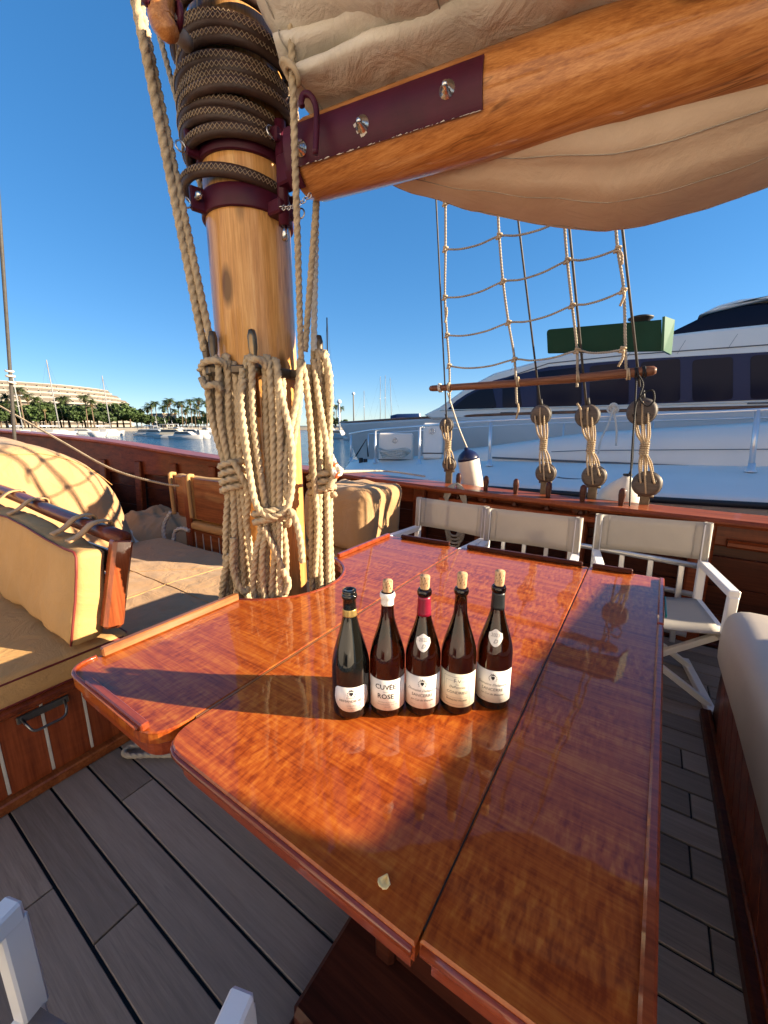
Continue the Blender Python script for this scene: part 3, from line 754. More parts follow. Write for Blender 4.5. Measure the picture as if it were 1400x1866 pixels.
bottle((706, 1288), 'wine bottle with white waxed neck and CUVÉE ROSE label', 'glass_brown', burg(.0405, .292, .135, .235, .0142), .0405, (.022, .098), 1.25, 'paper', cork=.026, capsule=(.262, .2905, 'foil_white'),
       lines=(('CUVÉE', .0165, .075, 0, -.004, 1), ('ROSE', .0165, .052, 0, -.004, 1), ('—', .010, .066, 0, -.004)), greys=(('DES VIGNES DE LA COLLINE', .0032, .042, 0, -.002), ('MIS EN BOUTEILLE AU DOMAINE', .0032, .036), ('FRANCE', .0032, .030)))
dl = (('Domaine Delaporte', .0088, .067, .35), ('SANCERRE', .0105, .054), ('Le Cul de Beaujeu', .0072, .043, .35))
bottle((769, 1286), 'wine bottle with dark red capsule and shield neck label reading 2022', 'glass_brown', burg(.0405, .297, .138, .238, .0142), .0405, (.024, .105), 1.25, 'paper', cork=.030, capsule=(.236, .280, 'foil_red'), neck=('2022', .182), lines=dl, crest_z=.087, greys=(('75cl', .004, .031, 0, .022), ('13% vol', .004, .031, 0, -.022)))
bottle((832, 1284), 'wine bottle with bare neck and cream label reading CONDRIEU', 'glass_brown', burg(.0405, .298, .138, .240, .0142), .0405, (.024, .108), 1.25, 'paper_cream', cork=.034, custom='frame',
       lines=(('DePoncins', .0085, .072, .25), ('CONDRIEU', .0095, .058), ('FRANÇOIS VILLARD', .0056, .040)), greys=(('F.V', .013, .086), ('2022', .004, .080)))
bottle((896, 1276), 'wine bottle with black capsule and shield neck label reading 2023, rightmost', 'glass_brown', burg(.0405, .297, .138, .238, .0142), .0405, (.024, .105), 1.25, 'paper', cork=.034, capsule=(.242, .281, 'foil_black'), neck=('2023', .182), lines=dl, crest_z=.087, greys=(('75cl', .004, .031, 0, .022), ('13% vol', .004, .031, 0, -.022)))

# ================================================================== DIRECTOR CHAIRS
def chair_parts(rt, W=.54, D=.46, spread=0.0):
    """faces local -Y, origin on the deck at the middle"""
    def L(mb, name, mat, par=None):
        o = mb.build(name, mat, None, (0, 0, 0)); o.parent = par or rt; return o
    s_ = .038; x0, x1 = -W / 2, W / 2; yb, yf = D / 2, -D / 2; hs, ha, hb = .44, .635, .86
    for x in (x0, x1):
        L(MB().bar((x, yb, hs - .02), (x, yb + .03, hb), s_, s_, .004, (0, 1, 0)), 'back_post', 'chair_paint')
        L(MB().bar((x, yb + .0, ha), (x, yf, ha), s_ * 1.2, s_, .005), 'armrest', 'chair_paint')
        L(MB().bar((x, yf + .014, ha - .012), (x, yf + .014, hs - .02), s_, s_, .004, (0, 1, 0)), 'arm_post', 'chair_paint')
        L(MB().bar((x, yf, hs - .03), (x, yb, hs - .03), s_, s_, .004), 'seat_rail', 'chair_paint')
        L(MB().bar((x, yf - .02, .016), (x, yb + .02, .016), s_, s_, .004), 'foot_bar', 'chair_paint')
    for k, y in enumerate((yf + .05, yb - .05)):
        for sg in (-1, 1):
            d = .016 * sg
            L(MB().bar((sg * x0, y + d, .03), (-sg * x0, y + d, hs - .04), s_ * .8, s_ * .8, .003, (0, 1, 0)), 'leg', 'chair_paint')
        L(MB().tube([V(0, y - .03, .215), V(0, y + .03, .215)], .008, 8), 'pivot_bolt', 'steel')
    L(MB().sheet(lambda u, v: V(x0 + .01 + (W - .02) * u, yf + .01 + (D - .02) * v, hs - .012 - .022 * math.sin(math.pi * u) + .004 * math.sin(math.pi * v)), 14, 6, .004), 'seat', 'chair_fabric')
    bk = L(MB().sheet(lambda u, v: V(x0 - .002 + (W + .004) * u, yb + .012 + .014 * v + .022 * math.sin(math.pi * u) - (.017 if abs(u - .5) > .46 else 0), .655 + (.215 - .006 * math.sin(math.pi * u)) * v), 24, 5, .004), 'backrest', 'chair_fabric')
    for x in (x0, x1):
        L(MB().sheet(lambda u, v: V(x + .02 * math.sin(u * 2 * math.pi) * 1.02, yb + .012 + .014 * v + .02 * math.cos(u * 2 * math.pi) * 1.02, .656 + .213 * v), 12, 2, .002), 'sleeve', 'chair_fabric', bk)
        sx = x + (.055 if x < 0 else -.055)
        L(MB().tube([V(sx, yb + .004 + .014 * v + .022 * math.sin(math.pi * ((sx - x0) / W)), .66 + .205 * v) for v in (0, .5, 1)], .0018, 5), 'seam', 'chair_fabric', bk)
ch = thing('director_chair', 'white director chair at the table, left of the far pair', 'chair', (0, 0, 0), 0, 'white director chairs')
chair_parts(ch)
spots = [(-1.165, 2.33, -.10, None), (-.555, 2.27, .05, 'white director chair at the table, right of the far pair'), (.10, 2.50, .17, 'white director chair standing alone at the far right corner of the table'), (-.50, -.065, math.pi + .33, 'white director chair in the near left foreground, mostly out of frame')]
for k, (x, y, rz, lb) in enumerate(spots):
    o = ch if k == 0 else copy_tree(ch)
    o.location = (x, y, 0); o.rotation_euler = (0, 0, rz)
    if lb: o['label'] = lb
    if k == 3: o.scale = (.78, 1, 1)
ch.location = (spots[0][0], spots[0][1], 0)

# ================================================================== NEAR-LEFT BENCH (end face towards the table)
bn = thing('bench', 'varnished box bench with tan cushions left of the table', 'bench', (-2.7, .2, 0))
X1 = -1.83
m = MB(); m.cbox((-4.2, -.75, .02), (X1 - .012, .69, .375), .006); m.build('box', 'bench_wood', bn)
m = MB(); m.cbox((-4.2, -.78, .376), (X1 + .045, .715, .415), .012); m.build('seat_rim', 'mahogany', bn)
m = MB(); m.cbox((-4.2, -.76, .001), (X1 + .02, .70, .045), .006); m.build('skirting', 'bench_wood', bn)
yy = .654
while yy > -.7:
    m = MB(); m.cbox((X1 - .0125, yy - .005, .055), (X1 - .008, yy + .005, .365), .001); m.build('inlay_strip', 'inlay', bn); yy -= .134
yy = .654
while yy > -.7:
    m = MB(); m.cbox((X1 - .0128, yy - .128, .047), (X1 - .009, yy - .006, .374), .0015); m.build('panel', 'bench_wood_v', bn); yy -= .134
hd = MB(); hd.cbox((X1 - .009, .31, .315), (X1 + .002, .47, .345), .003); ho = hd.build('handle_plate', 'handle_metal', bn)
hd = MB(); hd.tube(catmull([V(X1, .325, .33), V(X1 + .03, .33, .315), V(X1 + .045, .345, .29), V(X1 + .047, .39, .288), V(X1 + .045, .435, .29), V(X1 + .03, .45, .315), V(X1, .455, .33)], 5), .005, 8); hd.build('handle', 'handle_metal', ho)
cs = MB(); cs.rbox((-4.1, -.72, .417), (X1 + .055, .70, .535), .03, (14, 10, 2), lambda p, n_: p + V(0, 0, .010 * math.sin(math.pi * min(1, max(0, (p.y + .72) / 1.42))) * (1 if p.z > .5 else 0) + .006 * nz(p, 3)) + n_ * .003 * nz(p, 7))
seat = cs.build('seat_cushion', 'canvas_cushion', bn)
for z in (.520, .432):
    m = MB(); m.tube([V(-3.6, .697, z), V(X1 + .02, .700, z), V(X1 + .053, .67, z), V(X1 + .055, -.7, z)], .004, 6); m.build('piping', 'piping', seat)
lean = .16; XB = -1.745
def bk_disp(p, n_):
    f = (p.z - .56) / .36
    sag = .028 * math.sin((p.x + .4) * 5.2) * f
    return p + V(0, lean * f * .45 + .012 * nz(p, 4, 2), sag * .4 + .012 * nz(p, 6, 5) + .03 * max(0, -1.9 - p.x) * max(0, f)) + n_ * (.012 * nz(p, 5) - .006 * max(0, 1 - abs(nz((p.x * 3, p.z * 2, 0), 2.4, 7)) * 6))
bc = MB(); bc.rbox((-3.9, .485, .555), (XB - .01, .60, .935), .035, (50, 3, 14), bk_disp)
bco = bc.build('back_cushion', 'canvas_cushion', bn)
m = MB(); m.tube([bk_disp(V(XB - .014, .488, z), V(1, -1, 0)) for z in (.575, .65, .75, .85, .915)] + [bk_disp(V(x, .488, .932), V(0, -1, 1)) for x in (-1.78, -1.9, -2.1, -2.3, -2.6, -3.0, -3.4, -3.8)], .0045, 6); m.build('piping', 'piping', bco)
for k in range(3):
    z0 = .62 + .105 * k
    wb = MB(); wb.bar((-3.9, .640 + lean * .45 * ((z0 - .5) / .36), z0), (XB - .02, .640 + lean * .45 * ((z0 - .5) / .36), z0), .022, .095, .004, (0, lean * .45, .36)); wb.build('back_slat', 'bench_wood', bn)
m = MB(); m.bar((XB + .008, .622, .60), (XB + .008, .705, .955), .075, .055, .012, (1, 0, 0)); m.build('end_post', 'bench_wood_v', bn)
m = MB()
tr_ = linear(catmull([V(-3.9, .705, 1.03), V(-3.0, .703, 1.01), V(-2.5, .70, .985), V(XB + .03, .702, .955)], 6), .12)
m.tube(tr_, .030, 12, prof=lambda i, ph: 1 / max(abs(math.cos(ph)), abs(math.sin(ph))) ** .55)
m.build('top_rail', 'mahogany', bn)
for xx in (-1.90, -2.06, -2.62, -2.95):
    zz = .966 + (XB - xx) * .035; lp = [V(xx, .737, zz - .03), V(xx, .737, zz + .022), V(xx, .700, zz + .030), V(xx, .662, zz + .022), V(xx, .62, zz - .012), V(xx, .575, zz - .030)]
    cl_ = catmull(lp, 4)
    m = MB(); m.sheet(lambda u, v: cl_[min(20, int(round(u * 20)))] + V((v - .5) * .05, 0, .003), 20, 2, .006); m.build('strap', 'canvas', bn)

# ================================================================== COVERED HATCH between bench and mast
hm = MB()
def hatch(u, v):
    x = -4.15 + 2.62 * u; y = .80 + 1.27 * v
    e = min(1, min(u, 1 - u) / .05, min(v, 1 - v) / .06); e = max(0, e)
    z = .06 + .22 * (1 - (1 - e) ** 2.2) + .03 * math.sin(math.pi * v) * math.sin(math.pi * u) + .010 * nz((x, y, 0), 3.0) + .006 * nz((x, y * 2.5, 0), 6, 3) + .012 * abs(nz((x * 1.5 + y, y * 1.2, 0), 2.2, 6))
    return V(x - .02 * (1 - e), y, z)
hm.sheet(hatch, 90, 50, .006)
hc_ = tag(hm.build('hatch_cover', 'canvas'), 'low tan canvas hatch cover with seams between bench and mast', 'hatch cover')
m = MB()
m.tube([hatch(u / 30, .42) + V(0, 0, .004) for u in range(1, 30)], .0035, 5); m.tube([hatch(.55, v / 20) + V(0, 0, .004) for v in range(1, 20)], .0035, 5); m.tube([hatch(.2 + .35 * v / 20, .05 + .9 * v / 20 * .8) + V(0, 0, .004) for v in range(1, 20)], .002, 5)
m.build('seam', 'canvas_cushion', hc_)

# ================================================================== BIG CANVAS COVER forward
m = MB()
def big(p, n_):
    t_ = max(0, min(1, (p.y + .2) / 2.1))
    top = 1.0 - .06 * t_ - .46 * max(0, (t_ - .66) / .34) ** 1.6
    z = .04 + (p.z - .04) * top
    x = p.x - .30 * max(0, p.z - .35) + .05 * nz((p.x, p.y * 3, p.z), 1.6, 1) - .05 * abs(math.sin(p.y * 6 + 1.5 * nz(p, 1.3))) * (1 - .6 * p.z)
    return V(x, p.y + .04 * nz(p, 1.7, 4) + .05 * (1 - p.z) * math.sin(p.x * 4), z + .035 * nz((p.x, p.y, 0), 2.0, 9) + .03 * math.exp(-((p.x + 5.1) / .3) ** 2))
m.rbox((-6.6, -.3, .04), (-3.93, 1.80, 1.30), .26, (30, 40, 20), big)
bcv = tag(m.build('boat_cover', 'canvas'), 'large draped tan canvas cover over deck gear on the foredeck', 'canvas cover')
m = MB(); m.tube([big(V(-3.93 - .26 * (1 - math.cos(a)), -.2 + 1.9 * k / 24, 1.04 + .26 * math.sin(a)), V(0, 0, 1)) + V(.004, 0, .004) for k in range(25) for a in (.75,)], .004, 5); m.build('seam', 'canvas_cushion', bcv)

# crumpled sails on the foredeck
def crumple(name, label, c, sz, rot, mat, seed):
    m = MB(); c = Vector(c); rm = Matrix.Rotation(rot, 3, 'Z')
    def fn(u, v):
        a, b = 2 * u - 1, 2 * v - 1; r_ = (abs(a) ** 3 + abs(b) ** 3) ** (1 / 3)
        q = V(a * sz[0] / 2, b * sz[1] / 2, 0); e = max(0, 1 - r_ ** 2.2)
        rid = (1 - abs(nz((q.x * .8 + q.y * 1.2, q.y * 3, 0), 2.2, seed)) * 2.4) * .5 + (1 - abs(nz((q.x * 2, q.y * 2, 1), 2.6, seed + 3)) * 2.2) * .28
        wob = 1 + .22 * nz((a * 2, b * 2, 0), 1.4, seed + 6)
        return c + rm @ V(q.x * wob, q.y * wob, .012 + sz[2] * e ** .85 * (.70 + .24 * max(-.3, rid) + .25 * nz((q.x * 1.4, q.y * 2.2, 0), 1.5, seed + 9)))
    m.sheet(fn, 90, 56, .006)
    return tag(m.build(name, mat), label, 'bundled sail')
crumple('bundled_sail', 'crumpled off-white sail lying against the bow bulwark', (-6.3, 2.05, .10), (1.9, .75, .62), -.18, 'tarp_white', 3)
crumple('bundled_sail', 'crumpled tan sail heap on the foredeck beside the wooden seat', (-5.0, 2.48, .05), (1.8, .85, .40), -.1, 'canvas', 8)
crumple('bundled_sail', 'flat white sail edge lying on the foredeck planks', (-5.25, 2.05, .01), (1.6, .55, .22), -.12, 'tarp_white', 5)

# ================================================================== BENCH BEHIND THE MAST
b2 = thing('bench', 'wooden bench with slatted backrest forward of the mast', 'bench', (-3, 2.5, 0))
m = MB(); m.cbox((-4.05, 2.262, .02), (-1.78, 2.80, .33), .006); m.build('box', 'bench_wood', b2)
x = -4.0
while x < -1.9:
    m = MB(); m.cbox((x, 2.256, .05), (x + .010, 2.263, .31), .001); m.build('inlay_strip', 'inlay', b2); x += .134
m = MB(); m.rbox((-4.0, 2.24, .335), (-1.75, 2.78, .42), .03, (20, 6, 2), lambda p, n_: p + n_ * .006 * nz(p, 5)); m.build('seat_cushion', 'canvas_cushion', b2)
for (xa, xb) in ((-4.12, -3.98), (-3.80, -3.10), (-3.06, -2.45)):
    m = MB(); m.cbox((xa, 2.25, .46), (xb, 2.275, .88), .006); m.build('back_panel', 'bench_wood', b2)
for xa in (-3.97, -3.08):
    m = MB(); m.cbox((xa, 2.235, .15), (xa + .08, 2.268, .90), .008); m.build('back_post', 'bench_wood_v', b2)
for xa in (-4.19, -3.86):
    m = MB(); m.tube(catmull([V(xa, 2.30, .895), V(xa, 2.25, .90), V(xa + .01, 2.235, .85), V(xa + .01, 2.235, .60), V(xa + .03, 2.225, .47)], 5), .022, 6); m.build('strap', 'canvas_cushion', b2)
m = MB(); m.rbox((-4.2, 2.28, .43), (-2.4, 2.40, .89), .04, (14, 2, 6), lambda p, n_: p + n_ * .008 * nz(p, 5)); m.build('back_cushion', 'canvas_cushion', b2)
m = MB()
m.rbox((-2.38, 2.30, .42), (-1.72, 2.86, .93), .10, (14, 12, 10), lambda p, n_: p + n_ * .030 * nz(p, 4, 3) + n_ * .02 * nz((p.x * 3, p.y * 3, p.z), 3, 5) + V(.10 * (p.z - .42), 0, 0))
tag(m.build('covered_cushion', 'canvas'), 'plump tan cloth-covered cushion on the bench right of the mast', 'cushion')
m = MB(); m.rope([V(-4.18, 2.2, .50), V(-4.25, 2.15, .36), V(-4.22, 2.12, .2), V(-4.12, 2.14, .16), V(-4.10, 2.18, .3), V(-4.0, 2.21, .34), V(-3.9, 2.215, .33)], .022)
tag(m.build('white_line', 'rope_white'), 'short white line tied round the end of the forward wooden bench', 'rope')

# ================================================================== RIGHT-HAND BENCH
rb = thing('deck_seat', 'panelled wooden seat with grey padded bolster at the right edge', 'bench', (.7, 1.3, 0))
Yend = 2.26
m = MB(); m.cbox((.40, -.3, .03), (1.5, Yend, .50), .008); m.build('box', 'mahogany_dark', rb)
yy = Yend - .10; k = 0
while yy > .3:
    v0 = [V(.398, yy + .035, .50 - .002), V(.398, yy + .14, .50 - .002), V(.398, yy - .11, .055), V(.398, yy - .215, .055)]
    m = MB(); q = [v0[0] + V(0, .003, 0), v0[1] - V(0, .003, 0), v0[2] - V(0, .003, 0), v0[3] + V(0, .003, 0)]
    q = [V(p.x, min(p.y, Yend - .004), p.z) for p in q]
    m.add(q + [p - V(.007, 0, 0) for p in q], [(0, 1, 2, 3), (7, 6, 5, 4), (0, 4, 5, 1), (1, 5, 6, 2), (2, 6, 7, 3), (3, 7, 4, 0)]); m.build('panel', 'mahogany', rb); yy -= .105
m = MB(); m.cbox((.355, -.3, .001), (.399, Yend + .02, .05), .008); m.build('skirting', 'mahogany_dark', rb)
m = MB(); m.tube([V(.388, -.3, .053), V(.388, Yend, .053)], .008, 6); m.build('skirting_bead', 'mahogany', rb)
m = MB()
m.rbox((.378, -.3, .285), (1.1, Yend + .03, .60), .075, (8, 24, 4), lambda p, n_: p + V(-.012 * math.sin(math.pi * max(0, min(1, (p.z - .285) / .315))) if p.x < .5 else 0, 0, 0) + n_ * .003 * nz(p, 4)); m.build('bolster', 'vinyl', rb)

# metal gangway lying behind the chairs
gw = thing('gangway', 'folded aluminium gangway lying along the bulwark behind the chairs', 'gangway', (-.2, 2.9, 0))
for (y, z) in ((2.93, .62), (2.99, .42)):
    m = MB(); m.tube([V(-1.05, y, z), V(.32, y - .06, z - .03)], .018, 8); m.build('rail', 'alloy', gw)
    m = MB(); m.tube([V(-1.05, y - .05, z - .25), V(.32, y - .10, z - .28)], .018, 8); m.build('rail', 'alloy', gw)
for k in range(9):
    x = -1.0 + k * .155
    m = MB(); m.bar((x, 2.93 - .06 * k / 9, .62 - .003 * k), (x + .01, 2.86 - .04 * k / 9, .10), .03, .015, .003); m.build('rung', 'alloy', gw)
m = MB(); m.torus((.35, 2.86, .58), .022, .006, (0, 1, 0), 14, 6); m.build('ring', 'steel', gw)

# low deckhouse just aft of the view: its roof shades the right of the table
dh = thing('deckhouse', 'low varnished deckhouse aft of the table, outside the view', 'deckhouse', (2.9, 1.4, 0))
m = MB(); m.prism([(2.20, -.35), (2.30, 1.5), (2.50, 2.98), (3.38, 2.98), (3.38, -.35)], .02, 1.60); m.build('wall', 'mahogany', dh)
m = MB(); m.prism([(2.00, -.4), (2.19, 1.63), (2.40, 3.06), (3.40, 3.06), (3.40, -.4)], 1.601, 1.66, .006); m.build('roof', 'gelcoat', dh)
for k in range(4): m = MB(); m.bar((2.215 + .12 * k * .5 + .005, -.1 + .72 * k, 1.28), (2.245 + .12 * k * .5, .38 + .72 * k, 1.28), .05, .34, .01); m.build('window', 'navy_glass', dh)
# ================================================================== MAST
def pw(x, y, F): d = ray(x, y); return cO + d * (F / d.dot(cW))     # point on the upright plane F metres ahead
MC = V(-1.372, 1.143, 0); MR = .153
TOP = 6.0
mast = thing('mast', 'thick varnished pine mast standing in the table cut-out', 'mast', MC)
m = MB()
m.lathe([(MR * 1.04, .0), (MR * 1.03, 1.2), (MR, 2.0), (MR * .98, 3.2), (MR * .95, TOP)], 48, Matrix.Translation(MC)); m.build('spar', 'mast_pine', mast)
def ring(name, z0, z1, r0, r1, mat):
    m = MB(); m.lathe([(r0, z0), (r1, z0), (r1 + .002, z0 + .003), (r1 + .002, z1 - .003), (r1, z1), (r0, z1), (r0, z0)], 48, Matrix.Translation(MC)); return m.build(name, mat, mast)
ring('coat_collar', .0, .10, MR * 1.0, MR + .05, 'canvas')
b1 = ring('iron_band', 2.135, 2.205, MR - .002, MR + .010, 'burgundy'); b2_ = ring('iron_band', 2.30, 2.375, MR - .002, MR + .012, 'burgundy')
def dirv(a): return V(math.cos(a), math.sin(a), 0)
cam_a = math.atan2(-MC.y, -MC.x)          # direction mast -> viewer
for band, z in ((b1, 2.17), (b2_, 2.335)):
    for da, fl in ((-1.15, 1), (.95, 1)):
        d = dirv(cam_a + da); n_ = V(-d.y, d.x, 0)
        m = MB(); m.bar(MC + d * (MR) + V(0, 0, z) , MC + d * (MR + .055) + V(0, 0, z), .022, .075, .005); m.build('lug', 'burgundy', band)
        m = MB(); m.tube([MC + d * (MR + .035) + V(0, 0, z) - n_ * .035, MC + d * (MR + .035) + V(0, 0, z) + n_ * .035], .009, 8)
        m.ball(MC + d * (MR + .035) + V(0, 0, z) + n_ * .036, .013, 10); m.ball(MC + d * (MR + .035) + V(0, 0, z) - n_ * .036, .013, 10); m.build('bolt', 'steel', band)
        m = MB(); m.torus(MC + d * (MR + .07) + V(0, 0, z - .02), .016, .003, n_, 14, 5); m.build('split_ring', 'steel', band)
# gooseneck
gn = MB(); ga = V(-1.372 + .17, 1.143 - .01, 2.25)
gn.tube([ga + V(.03, 0, -.16), ga + V(.03, 0, .15)], .020, 12); gn.cbox(ga + V(-.02, -.035, -.13), ga + V(.045, .035, -.085), .006); gn.cbox(ga + V(-.02, -.035, .08), ga + V(.045, .035, .125), .006)
gn.cbox(ga + V(.03, -.03, -.05), ga + V(.16, .03, .04), .006); gn.build('gooseneck', 'burgundy', mast)
m = MB(); m.tube([ga + V(.03, 0, -.205), ga + V(.03, 0, -.16)], .011, 8); m.torus(ga + V(.03, -.04, .10), .02, .003, (1, 0, .2), 14, 5); m.build('pivot_pin', 'steel', mast)
m = MB()
for k in range(12):
    q = ga + V(.05 + .012 * k, -.03, -.12 - .012 * math.sin(math.pi * k / 11)); m.torus(q, .008, .0018, (0, 1, 0) if k % 2 else (0, 0, 1), 8, 4)
m.build('safety_chain', 'steel', mast)
# pin ring
RZ = 1.595
pr = ring('pin_ring', RZ - .018, RZ + .018, MR + .004, MR + .016, 'bronze_dark')
for a in (-.32, .9, -.95, 2.4):
    d = dirv(cam_a + a); m = MB(); m.bar(MC + d * (MR + .014) + V(0, 0, RZ), MC + d * (MR + .075) + V(0, 0, RZ), .05, .030, .005); m.build('bracket', 'bronze_dark', pr)
for k, (x, y, F, lb) in enumerate(((378, 672, 1.60, 'bronze belaying pin on the mast, left of the left rope hank'), (391, 668, 1.55, 'bronze belaying pin holding the left rope hank on the mast'), (464, 668, 1.505, 'bronze belaying pin holding the middle rope hank on the mast'), (583, 672, 1.66, 'bronze belaying pin holding the right rope hank on the mast'))):
    p = pw(x, y, F); m = MB()
    mt = Matrix.Translation(p) @ Matrix.Rotation(.06 * (-1 if k < 2 else 1), 4, cR)
    m.lathe([(0, .125), (.011, .122), (.0165, .10), (.0155, .06), (.012, .035), (.014, .012), (.026, .004), (.031, -.012), (.026, -.030), (.010, -.038), (.0098, -.175), (0, -.178)], 16, mt)
    tag(m.build('belaying_pin', 'bronze_dark' if k != 2 else 'bronze'), lb, 'belaying pin', 'belaying pins on the mast')

# ---- leather mast hoops
hy = [306, 226, 200, 177, 154, 136, 120, 90, 62, 40, 16, -10, -36]
HR = .187
me_ring = MB(); N_ = 56
def hoop_pt(a, ph, sx=1.0):
    return V((HR + .0165 * math.cos(ph) * sx) * math.cos(a), (HR + .0165 * math.cos(ph) * sx) * math.sin(a), .0215 * math.sin(ph))
vs = [hoop_pt(2 * math.pi * i / N_, 2 * math.pi * k / 10) for i in range(N_) for k in range(10)]
me_ring.add(vs, [(i * 10 + k, ((i + 1) % N_) * 10 + k, ((i + 1) % N_) * 10 + (k + 1) % 10, i * 10 + (k + 1) % 10) for i in range(N_) for k in range(10)], True)
me_st = MB(); NS = 84
for ph0 in (0, 1):
    pts = [hoop_pt(math.pi * 2 * i / NS, (.42 if (i + ph0) % 2 else -.42), 1.12) for i in range(NS)]
    me_st.tube(pts, .0016, 4, False, True)
hoop0 = None
for k, y in enumerate(hy):
    z = pw(430, y, 1.52).z; rr = random.Random(k + 11)
    if hoop0 is None:
        o = me_ring.build('mast_hoop', 'leather', None, (0, 0, 0)); st = me_st.build('stitching', 'stitch', None, (0, 0, 0)); st.parent = o; hoop0 = o
    else:
        o = hoop0.copy(); C.objects.link(o); st = hoop0.children[0].copy(); C.objects.link(st); st.parent = o
    off = rr.uniform(-.022, .022)
    o.location = MC + V(off, rr.uniform(-.02, .0) , z - .012)
    o.rotation_euler = (rr.uniform(-.07, .07), rr.uniform(-.03, .09) if k else -.04, rr.uniform(0, 6))
    if k == 0: o.location = MC + V(-.028, -.012, z)
    tag(o, f'stitched brown leather mast hoop, {ords[k]} from the bottom of the stack', 'mast hoop', 'leather mast hoops')

# ================================================================== BOOM
BD = V(1, .17, 0).normalized(); BA = V(-1.085, 1.140, 2.25); BN = V(BD.y, -BD.x, 0)    # BN points to the near side
UP = V(0, 0, 1)
def bpt(s_, l, z): return BA + BD * s_ + BN * l + UP * z
BM = Matrix(((BN.x, 0, BD.x, BA.x), (BN.y, 0, BD.y, BA.y), (0, 1, 0, BA.z), (0, 0, 0, 1)))   # local z -> along boom, local x -> near, local y -> up
BR = .108
boom = thing('boom', 'heavy varnished pine boom running from the mast to upper right', 'boom', BA)
m = MB(); m.lathe([(0, .0), (BR * .72, .0), (BR * .90, .018), (BR, .06), (BR * 1.03, .6), (BR * 1.1, 2.0), (BR * 1.1, 6.0)], 40, BM); m.build('spar', 'boom_pine', boom)
def strap(s0, s1, a0, a1, th=.007, n=14):
    m = MB(); vs = []; fs = []; segs = [s0 + (s1 - s0) * i / 6 for i in range(7)]
    for s_ in segs:
        for k in range(n + 1):
            a = a0 + (a1 - a0) * k / n
            for r_ in (BR * 1.0 + .001 + .03 * BR * min(1, s_ / .6), BR * 1.0 + .001 + .03 * BR * min(1, s_ / .6) + th): vs.append(BM @ V(r_ * math.cos(a), r_ * math.sin(a), s_))
    w_ = (n + 1) * 2
    for i in range(6):
        for k in range(n):
            a = i * w_ + k * 2; b = a + w_
            fs += [(a + 1, a + 3, b + 3, b + 1), (a, b, b + 2, a + 2)]
        fs += [(i * w_, i * w_ + 1, (i + 1) * w_ + 1, (i + 1) * w_), (i * w_ + 2 * n, (i + 1) * w_ + 2 * n, (i + 1) * w_ + 2 * n + 1, i * w_ + 2 * n + 1)]
    for k in range(n):
        fs += [(k * 2, k * 2 + 2, k * 2 + 3, k * 2 + 1), (6 * w_ + k * 2, 6 * w_ + k * 2 + 1, 6 * w_ + k * 2 + 3, 6 * w_ + k * 2 + 2)]
    return m.add(vs, fs)
pl = strap(.012, .62, R(-33), R(22)).build('iron_strap', 'burgundy', boom)
strap(.012, .62, R(150), R(200)).build('iron_strap', 'burgundy', boom)
strap(.0, .05, R(-60), R(-33)).build('end_strap', 'burgundy', boom)
m = MB(); rr = random.Random(5)
for k in range(46):
    s_ = rr.uniform(.03, .60); a = R(-33) - rr.uniform(-.004, .008); L_ = rr.uniform(.003, .018)
    r_ = BR + .0095 + .03 * BR * min(1, s_ / .6)
    q = [BM @ V(r_ * math.cos(a + da), r_ * math.sin(a + da), s_ + ds) for ds, da in ((0, 0), (L_, .005), (L_ * .8, .012 + .02 * rr.random() ** 2), (.002, .010))]
    m.add(q, [(0, 1, 2, 3)])
m.build('chipped_edge', 'chipped_paint', pl)
for s_, a in ((.075, R(-14)), (.285, R(-10)), (.53, R(-4))):
    r_ = BR + .008; q = BM @ V(r_ * math.cos(a), r_ * math.sin(a), s_); d = (BM.to_3x3() @ V(math.cos(a), math.sin(a), 0)).normalized()
    mt = Matrix.Translation(q) @ d.to_track_quat('Z', 'Y').to_matrix().to_4x4()
    m = MB(); m.lathe([(.021, 0), (.021, .003), (.0135, .004), (.0135, .014), (.009, .015), (.009, .024), (.005, .029), (0, .030)], 14, mt); m.build('bolt', 'steel', pl)
m = MB()
for k in range(16):
    a0, r0 = rr.uniform(2.6, 5.6), rr.uniform(.012, .030); s_, a = .285 + r0 * math.cos(a0), R(-10) + r0 * math.sin(a0) / BR
    r_ = BR + .0098 + .015 * BR; q = [BM @ V(r_ * math.cos(a + y), r_ * math.sin(a + y), s_ + x) for x, y in ((0, 0), (.008, .02), (.005, .09), (-.003, .06))]; m.add(q, [(0, 1, 2, 3)])
m.build('chipped_edge', 'chipped_paint', pl)
hk = MB(); hk.tube(catmull([pw(575, 280, 1.335), pw(577, 235, 1.34), pw(576, 195, 1.345), pw(566, 174, 1.345), pw(554, 172, 1.35), pw(549, 185, 1.35), pw(551, 194, 1.35)], 6), .0085, 8); hk.build('hook', 'burgundy', pl)

